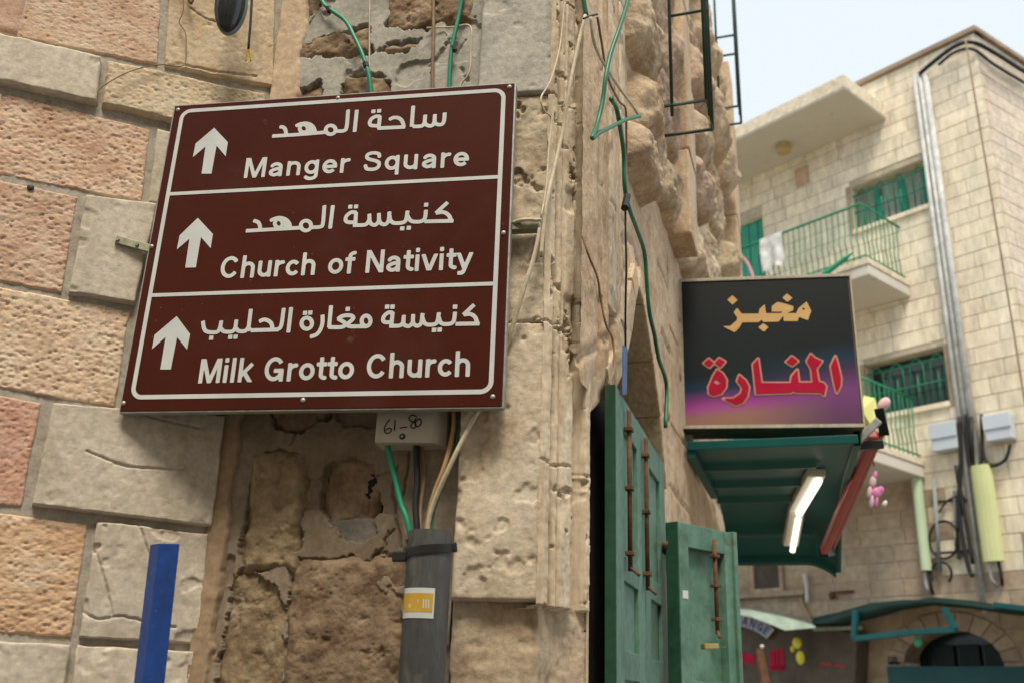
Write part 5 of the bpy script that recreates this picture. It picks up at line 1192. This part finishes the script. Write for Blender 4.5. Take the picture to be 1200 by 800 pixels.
t_ = root('folded_parasol', p, 'dark green folded parasol leaning on the upper balcony edge', 'parasol'); V, F = tubegeo([p-(q-p)*.8, p, q, q+(q-p)*.3], [.02, .05, .035, .012], 8); mesh('folded_canopy', V, F, M_grn, t_)
# broken lump at the balcony corner
# downpipes
t_ = root('downpipe_bundle', F1.w(1100, 400, .05), 'bundle of pale grey downpipes running from the roof past both windows', 'pipes')
for k, (xt, xb) in enumerate(((1086, 1116), (1092, 1124), (1099, 1131))):
    u = F1.hit((xt+xb)/2, 310, .06)[0]; zt_ = F1.hit(xt, 82, .06)[1]
    tube('downpipe', [F1.pt(u, 3.9 if k else 2.9, .07), F1.pt(u, zt_, .07)], .035 if k < 2 else .05, M_wpvc, t_, False, 10)
tube('roof_cable', [F1.pt(F1.hit(1081, 90)[0], F1.hit(1081, 90)[1], .10), F1.w(1095, 72, .12), F1.w(1120, 54, .12), F1.w(1140, 50, .12), F2.w(1165, 62, .12), F2.w(1200, 84, .12), F2.w(1230, 100, .12)], .035, M_black, t_)
tube('roof_cable', [F1.w(1100, 76, .10), F1.w(1118, 62, .16), F1.w(1140, 58, .16), F2.w(1165, 76, .12), F2.w(1205, 100, .12)], .025, M_black, t_)
t_ = root('drain_channel', F2.w(1175, 300, .03), 'thin brown cable down the side face of the apartment building', 'pipe')
u = F2.hit(1172, 300, .03)[0]; tube('channel', [F2.pt(u, 3, .03), F2.pt(u+.05, 6, .03), F2.pt(u-.03, ZR-.3, .03)], .014, M_cableb, t_, True, 8)
# grey enclosures with looping cables
def enclosure(x0, x1, y0, y1, lab):
    a_, _ = F1.hit(x0, y1, .18); b_, zb_ = F1.hit(x1, y1, .18); za = F1.hit(x0, y1, .18)[1]; zt_ = F1.hit(x1, y0, .18)[1]
    t = root('meter_box', F1.pt(a_, zb_), lab, 'box'); box('box_body', F1, a_, b_, zb_, zt_, .01, .18, M_grybox, t, .015); box('box_lid', F1, a_-.012, b_+.012, zb_+(zt_-zb_)*.45, zt_+.01, .17, .20, M_grybox, t, .01)
enclosure(1092, 1122, 492, 524, 'light grey meter box left of the dark downpipe cables')
enclosure(1155, 1186, 482, 512, 'light grey meter box right of the downpipes')
t_ = root('cable_loops', F1.w(1150, 540, .1), 'thick black cables drooping between the two grey boxes and the yellow cover', 'cables')
for pts, r in (([(1131, 485), (1133, 510), (1136, 540), (1142, 552), (1150, 540), (1151, 510), (1150, 485)], .03), ([(1150, 490), (1152, 530), (1162, 545), (1178, 538), (1184, 520)], .03), ([(1138, 488), (1140, 545)], .035), ([(1120, 545), (1130, 600), (1140, 660)], .035), ([(1124, 488), (1126, 540), (1124, 600), (1134, 660), (1140, 675)], .04)):
    tube('cable_loop', [F1.w(x, y, .12) for x, y in pts], r*.8, M_black, t_)
t_ = root('cable_coil', F1.w(1110, 640, .1), 'coiled black cables and small conduit between the two long covers', 'cables')
tube('coil', [F1.w(1106+17*math.cos(a_), 632+22*math.sin(a_), .08) for a_ in np.linspace(0, 2*math.pi, 14)], .018, M_black, t_)
tube('coil', [F1.w(1103+12*math.cos(a_), 672+14*math.sin(a_), .08) for a_ in np.linspace(2.6, 7, 12)], .02, M_black, t_)
tube('coil', [F1.w(x, y, .06) for x, y in ((1100, 600), (1112, 585), (1130, 582), (1125, 610), (1120, 640), (1130, 650))], .015, M_black, t_)
tube('conduit', [F1.w(1094, 560, .08), F1.w(1102, 670, .08)], .028, mat('steel_grey_conduit', [(.2, .22, .23), (.28, .3, .31)], 3, 0, 0, rnd=0), t_, False)
for y in (588, 648): tube('conduit', [F1.w(1093, y, .05), F1.w(1135, y-3, .05)], .018, M_dgreen, t_, False)
tube('conduit', [F1.w(1118, 575, .05), F1.w(1124, 655, .05)], .022, mat('slate_conduit', [(.12, .15, .16), (.17, .2, .21)], 3, 0, 0, rnd=0), t_, False)
# two long vertical covers
def longcover(x0, x1, y0, y1, xb0, m, lab, d=.16):
    a_, zt_ = F1.hit(x0, y0, d); b_, _ = F1.hit(x1, y0, d); zb_ = F1.hit(xb0, y1, d)[1]
    t = root('antenna_cover', F1.pt(a_, zb_), lab, 'antenna', 'long covers on the apartment wall')
    uC = (a_+b_)/2; w_ = (b_-a_)/2; n_ = 14; V = []; F = []
    for z in (zb_, zt_):
        for k in range(n_): th = 2*math.pi*k/n_; V.append(F1.pt(uC+w_*math.cos(th), z, d-.06+.09*math.sin(th)))
    F = [(k, (k+1) % n_, n_+(k+1) % n_, n_+k) for k in range(n_)]+[tuple(range(n_))[::-1], tuple(range(n_, 2*n_))]
    mesh('cover', V, F, m, t)
    for k in (-1, 1): tube('stub_cable', [F1.pt(uC+k*w_*.4, zb_, d-.06), F1.pt(uC+k*w_*.45, zb_-.22, d-.07), F1.pt(uC+k*w_*.2, zb_-.3, .02)], .022, M_black if k > 0 else M_wpvc, t)
    for z in (zb_+.2, zt_-.2): box('mount', F1, uC-.03, uC+.03, z, z+.06, 0, d-.06, M_black, t)
longcover(1066, 1077, 560, 668, 1079, M_mint, 'long narrow pale mint cover on the wall under the lower balcony')
longcover(1135, 1160, 546, 658, 1150, M_yel, 'long wide yellow green cover on the wall under the downpipes')
# things hanging at the lower balcony
t_ = root('pink_toy', raypt(1027, 577, 6.4), 'pink and white hanging toy seen beyond the red beams', 'toy')
c = raypt(1027, 577, 6.4); M_ppk = mat('pale_pink_plastic', [(.50, .33, .38), (.58, .42, .46)], 3, 0, 0, rnd=0)
for (dx, dz, a1, a3, m_) in ((0, 0, .055, .045, M_pinkc), (.03, .02, .035, .035, M_pinkc), (-.045, -.07, .02, .055, M_ppk), (-.01, -.075, .018, .05, M_pinkc), (.055, -.085, .022, .028, M_cloth), (-.02, .085, .03, .05, M_ppk), (.0, .135, .02, .04, M_pinkc), (-.055, .0, .02, .05, M_ppk)):
    ellipsoid('toy_body', c+np.array([dx, 0, dz])*.8, np.array([a1, 0, 0])*.7, np.array([0, .02, 0]), np.array([.01, 0, a3])*.8, m_, t_)
tube('toy_string', [c+np.array([-.0, 0, .17]), c+np.array([-.0, .02, .45])], .004, M_black, t_, False)
p = raypt(1016, 482, 7.5)
o = mesh('yellow_cloth', [raypt(*q) for q in ((1012, 463, 7.5), (1025, 466, 7.6), (1029, 480, 7.6), (1022, 500, 7.5), (1014, 500, 7.5), (1010, 480, 7.4))]+[raypt(*q) for q in ((1012, 463, 7.56), (1025, 466, 7.66), (1029, 480, 7.66), (1022, 500, 7.56), (1014, 500, 7.56), (1010, 480, 7.46))], [(0, 1, 2, 3, 4, 5), (11, 10, 9, 8, 7, 6)]+[(i, (i+1) % 6, 6+(i+1) % 6, 6+i) for i in range(6)], M_yelp); tag(o, 'pale yellow cloth behind the lower right corner of the bakery sign', 'cloth')
o = ellipsoid('pink_bag', raypt(1036, 473, 7.6), np.array([.05, 0, .02]), np.array([0, .04, 0]), np.array([0, 0, .05]), mat('dusty_rose_plastic', [(.55, .36, .38), (.66, .5, .5)], 5, 0, 0, rnd=0), None); tag(o, 'small dusty rose bag beside the pale yellow cloth', 'bag')

# ---- ground floor: shops
# arched shop front on the right
a_, b_, c_, d_ = R4; opening(R4, F1, fb_, .5)
cx = (a_+b_)/2; rr_ = (b_-a_)/2; zsp = d_-rr_*.62
for sgn in (-1, 1):
    pts = [(cx+sgn*rr_, zsp)]+[(cx+sgn*rr_*math.cos(t), zsp+rr_*.62*math.sin(t)) for t in np.linspace(0, math.pi/2, 9)]+[(cx+sgn*rr_, d_+.0)]
    V = [F1.pt(u, z, o) for o in (-.01, -.4) for u, z in pts]; n_ = len(pts)
    F = [tuple(range(n_)), tuple(range(2*n_-1, n_-1, -1))]+[(i, i+1, n_+i+1, n_+i) for i in range(n_-1)]
    mesh('arch_spandrel', V, F, M_facade2, fb_)
for k in range(11):
    t0, t1 = math.pi*k/11+.01, math.pi*(k+1)/11-.01; P_ = [(cx+(rr_+e_)*math.cos(t), zsp+(rr_*.62+e_)*math.sin(t)) for t, e_ in ((t0, .0), (t1, .0), (t1, .24), (t0, .24))]
    hexa('voussoir', [F1.pt(u, z, o) for o in (.002, .03) for u, z in P_], M_facade2, fb_, .008)
dk = mesh('shop_glazing', [F1.pt(u, z, -.42) for u, z in ((a_, 0), (b_, 0), (b_, d_), (a_, d_))], [(0, 1, 2, 3)], mat('dark_teal_glass', [(.003, .018, .020), (.005, .03, .032)], 2, 0, 0, rough=.2, spec=.5, rnd=0), fb_)
t_ = root('shop_fascia', F1.w(1120, 795, .3), 'dark teal shop fascia board across the bottom of the arched doorway', 'sign board')
fa, fz = F1.hit(1040, 793, .35); fb2, _ = F1.hit(1230, 780, .35); zf1 = F1.hit(1120, 780, .35)[1]
box('board', F1, fa, fb2, zf1-.5, zf1, .06, .35, mat('teal_board', [(.003, .04, .045), (.005, .055, .06)], 2, 0, 0, rough=.5, rnd=0), t_, .01)
t_ = root('green_globe_lamp', F1.w(1076, 752, .3), 'small green glass lamp hanging in the arched shop doorway', 'lamp'); ellipsoid('globe', F1.w(1076, 752, .3), np.array([.06, 0, 0]), np.array([0, .06, 0]), np.array([0, 0, .07]), mat('green_glass', [(.05, .3, .16), (.08, .4, .22)], 3, 0, 0, rough=.2, rnd=0), t_); tube('lamp_wire', [F1.w(1076, 745, .3), F1.w(1076, 735, .25)], .006, M_black, t_, False)
for k in range(3): box('shop_door_leaf', F1, a_+.25+(b_-a_-.3)*k/3, a_+.19+(b_-a_-.3)*(k+1)/3, 0, zsp+.25, -.40, -.36, M_dgreen, fb_, .01)
# curved dark green awning + teal frame
t_ = root('curved_awning', F1.w(1080, 720, .5), 'dark green curved awning over the arched shop', 'awning')
top = [(953, 729), (985, 716), (1020, 706), (1060, 702), (1100, 703), (1140, 708), (1180, 713), (1230, 718)]; bot = [(953, 731), (990, 729), (1025, 722), (1060, 712), (1095, 707), (1140, 711), (1180, 717), (1230, 722)]
A2_ = [F1.w(x, y, .75) for x, y in top]; B2_ = [F1.w(x, y, .75) for x, y in bot]; C2_ = [F1.w(x, y-8, .02) for x, y in bot]
Q = np.array([C2_, A2_, B2_, [F1.pt(*F1.hit(x, y+2, .02), .02) for x, y in bot]]); gridmesh('canopy_sheet', Q, M_dgreen, t_, smooth=False)
t_ = root('awning_frame', F1.w(1060, 745, .8), 'teal painted angular pipe frame hanging below the curved awning', 'frame')
fr = [F1.w(1003, 714, .8), F1.w(1001, 748, .8), F1.w(1062, 741, .8), F1.w(1120, 737, .8), F1.w(1106, 712, .8)]
for p, q in zip(fr[:-1], fr[1:]): beam('frame_bar', p, q, .075, .075, M_cyan, t_, .008)
beam('frame_bar', F1.w(1165, 708, .8), F1.w(1230, 716, .8), .07, .07, M_cyan, t_, .008)
# left kiosk front, curved exchange sign, yellow toy, red lettering
KP = F1.off(.35)
t_ = root('exchange_kiosk', KP.w(930, 760), 'grey brown kiosk front with a pale awning and red lettering, left of the arched shop', 'kiosk')
V = [KP.w(x, y) for x, y in ((840, 830), (1000, 830), (1004, 742), (953, 734), (900, 733), (840, 716))]; V2 = [v-KP.n*.33 for v in V]
mesh('front_board', V+V2, [tuple(range(6)), tuple(range(11, 5, -1))]+[(i, (i+1) % 6, 6+(i+1) % 6, 6+i) for i in range(6)], M_gkiosk, t_)
kt = [(840, 712), (880, 715), (915, 722), (955, 733)]; kb = [(840, 716), (880, 722), (920, 738), (956, 735)]
gridmesh('pale_awning', np.array([[KP.w(x, y-3, -.3) for x, y in kt], [KP.w(x, y, .45) for x, y in kt], [KP.w(x, y, .5) for x, y in kb]]), M_gawn, t_, smooth=False)
box('fascia_strip', KP, KP.hit(955, 740)[0], KP.hit(1012, 740)[0], KP.hit(985, 738)[1], KP.hit(985, 734)[1], .01, .06, M_gawn, t_)
def kpoly(name, P_, o, m, par=None): V = [KP.w(x, y, o) for x, y in P_]; n_ = len(V); V += [v-KP.n*.006 for v in V]; return mesh(name, V, [tuple(range(n_)), tuple(range(2*n_-1, n_-1, -1))]+[(i, (i+1) % n_, n_+(i+1) % n_, n_+i) for i in range(n_)], m, par or t_)
for P_ in ([(866, 763), (872, 763), (871, 785), (866, 788)], [(872, 765), (884, 766), (884, 779), (872, 775)], [(902, 762), (908, 761), (908, 783), (902, 783)], [(909, 760), (913, 760), (913, 784), (909, 784)], [(914, 759), (918, 759), (920, 784), (915, 784)], [(903, 780), (919, 780), (919, 785), (903, 785)]): kpoly('red_letter', P_, .012, M_redp)
for P_ in ([(960, 775), (975, 776), (975, 780), (960, 779)], [(977, 777), (992, 779), (992, 782), (977, 781)]): kpoly('small_red_print', P_, .012, mat('faded_red_print', [(.25, .05, .05), (.3, .06, .06)], 3, 0, 0, rnd=0))
# curved EXCHANGE sign
t_ = root('exchange_sign', KP.w(882, 730, .1), 'curved white sign reading EXCHANGE in navy letters above the kiosk', 'sign')
KQ = KP.off(.10)
cpx, cpy = 855.0, 800.0
def cp(ang, r): return (cpx+r*math.sin(math.radians(ang)), cpy-r*math.cos(math.radians(ang)))
n_ = 16; angs = np.linspace(-38, 40, n_)
Vi = [KQ.w(*cp(a2, 68)) for a2 in angs]; Vo = [KQ.w(*cp(a2, 82)) for a2 in angs]
gridmesh('plate', np.array([Vi, Vo]), mat('white_plate', [(.34, .36, .40), (.40, .42, .46)], 4, 0, 0, rnd=0), t_)
gridmesh('plate_back', np.array([[v-KQ.n*.06 for v in Vo], [v-KQ.n*.06 for v in Vi], [v-KQ.n*.001 for v in Vi]]), M_gkiosk, t_)
word = 'EXCHANGE'
for i, ch in enumerate(word):
    a0 = -17+i*7.1; capp = 9.5
    Vv = []; 
    def mapg(x, y): return KQ.hit(*cp(a0+x*7.6, 70.5+y*capp), .004)
    pts_ = [[mapg(x, y) for x, y in st] for st in GL[ch][2]]; allp = np.array([p for s_ in pts_ for p in s_])
    def sdf(U, Z, pts_=pts_):
        d = np.full(U.shape, 1.)
        for s_ in pts_: d = np.minimum(d, sd_stroke(U, Z, s_, .0105, False))
        return d
    shape_mesh('letter', KQ, .004, sdf, (allp[:, 0].min()-.03, allp[:, 0].max()+.03, allp[:, 1].min()-.03, allp[:, 1].max()+.03), .010, M_navy, t_)
t_ = root('yellow_toy', KP.w(936, 765, .2), 'bright yellow plastic toy hanging in front of the kiosk', 'toy')
for (x, y, rx_, rz_) in ((934, 753, .075, .085), (938, 770, .07, .10), (929, 760, .03, .05)): ellipsoid('toy_body', KP.w(x, y, .2), F1.u*rx_, F1.n*.05, np.array([0, 0, rz_]), M_yelb, t_)
t_ = root('brown_pole', KP.w(895, 790, .4), 'dark brown wooden pole with a pale tip in front of the kiosk', 'pole')
V, F = tubegeo([KP.w(905, 840, .5), KP.w(893, 778, .5), KP.w(890, 760, .5)], [.075, .07, .06], 8); mesh('pole_shaft', V, F, M_rustm, t_); ellipsoid('pole_tip', KP.w(893, 757, .5), F1.u*.03, F1.n*.03, np.array([0, 0, .03]), M_cloth, t_)
# window with stone frame at left, small white pipe, wall bits
a1, zz1 = F1.hit(884, 690, .05); b1_, zz2 = F1.hit(912, 662, .05)
t_ = root('boarded_window', F1.w(898, 676, .05), 'small boarded window in a pale stone frame below the awning', 'window')
box('board', F1, a1, b1_, zz1, zz2+.1, .0, .02, M_gkiosk, t_); box('frame_strip', F1, a1-.07, b1_+.07, zz1-.08, zz1, .0, .07, M_facade2, t_, .01); box('frame_strip', F1, a1-.07, a1, zz1, zz2+.1, .0, .06, M_facade2, t_, .01); box('frame_strip', F1, b1_, b1_+.07, zz1, zz2+.1, .0, .06, M_facade2, t_, .01)
box('ledge', F1, UL, F1.hit(945, 684)[0], F1.hit(900, 693)[1]-.09, F1.hit(900, 693)[1]-.01, .0, .10, M_facade2, fb_, .012)
t_ = root('white_drain_elbow', F1.w(945, 690, .1), 'short white pipe under the awning end', 'pipe'); tube('elbow', [F1.w(942, 672, .1), F1.w(945, 685, .1), F1.w(946, 706, .1)], .03, M_cloth, t_)
cable('cable', 'tan cable bundle slanting down above the kiosk', [(938, 700, F1, .05), (944, 715, F1, .06), (952, 731, F1, .06)], .03, mat('tan_hose', [(.33, .24, .15), (.4, .3, .19)], 4, 0, 0, rnd=0))
t_ = root('wall_spout', F1.w(976, 696, .1), 'small rusty spout on the wall above the kiosk', 'spout'); ellipsoid('spout_head', F1.w(975, 697, .08), F1.u*.05, F1.n*.05, np.array([0, 0, .06]), M_rustm, t_); tube('spout_pipe', [F1.w(975, 694, .06), F1.w(1000, 692, .05)], .018, M_rustm, t_, False)
for (x0, y0, x1, y1, lab) in ((1002, 762, 1014, 771, 'small dark blue sign on the stone beside the kiosk, the upper one'), (1002, 783, 1014, 789, 'small dark blue sign on the stone beside the kiosk, the lower one'), (1041, 768, 1052, 778, 'small dark blue sign left of the arched doorway')):
    a2, z2 = F1.hit(x0, y1, .03); b2_, z3 = F1.hit(x1, y0, .03); t_ = root('wall_plate', F1.pt(a2, z2, .03), lab, 'sign'); box('plate', F1, a2, b2_, z2, z3, .005, .03, mat('dark_blue_plate', [(.01, .02, .06), (.015, .03, .09)], 3, 0, 0, rnd=0), t_, .005)
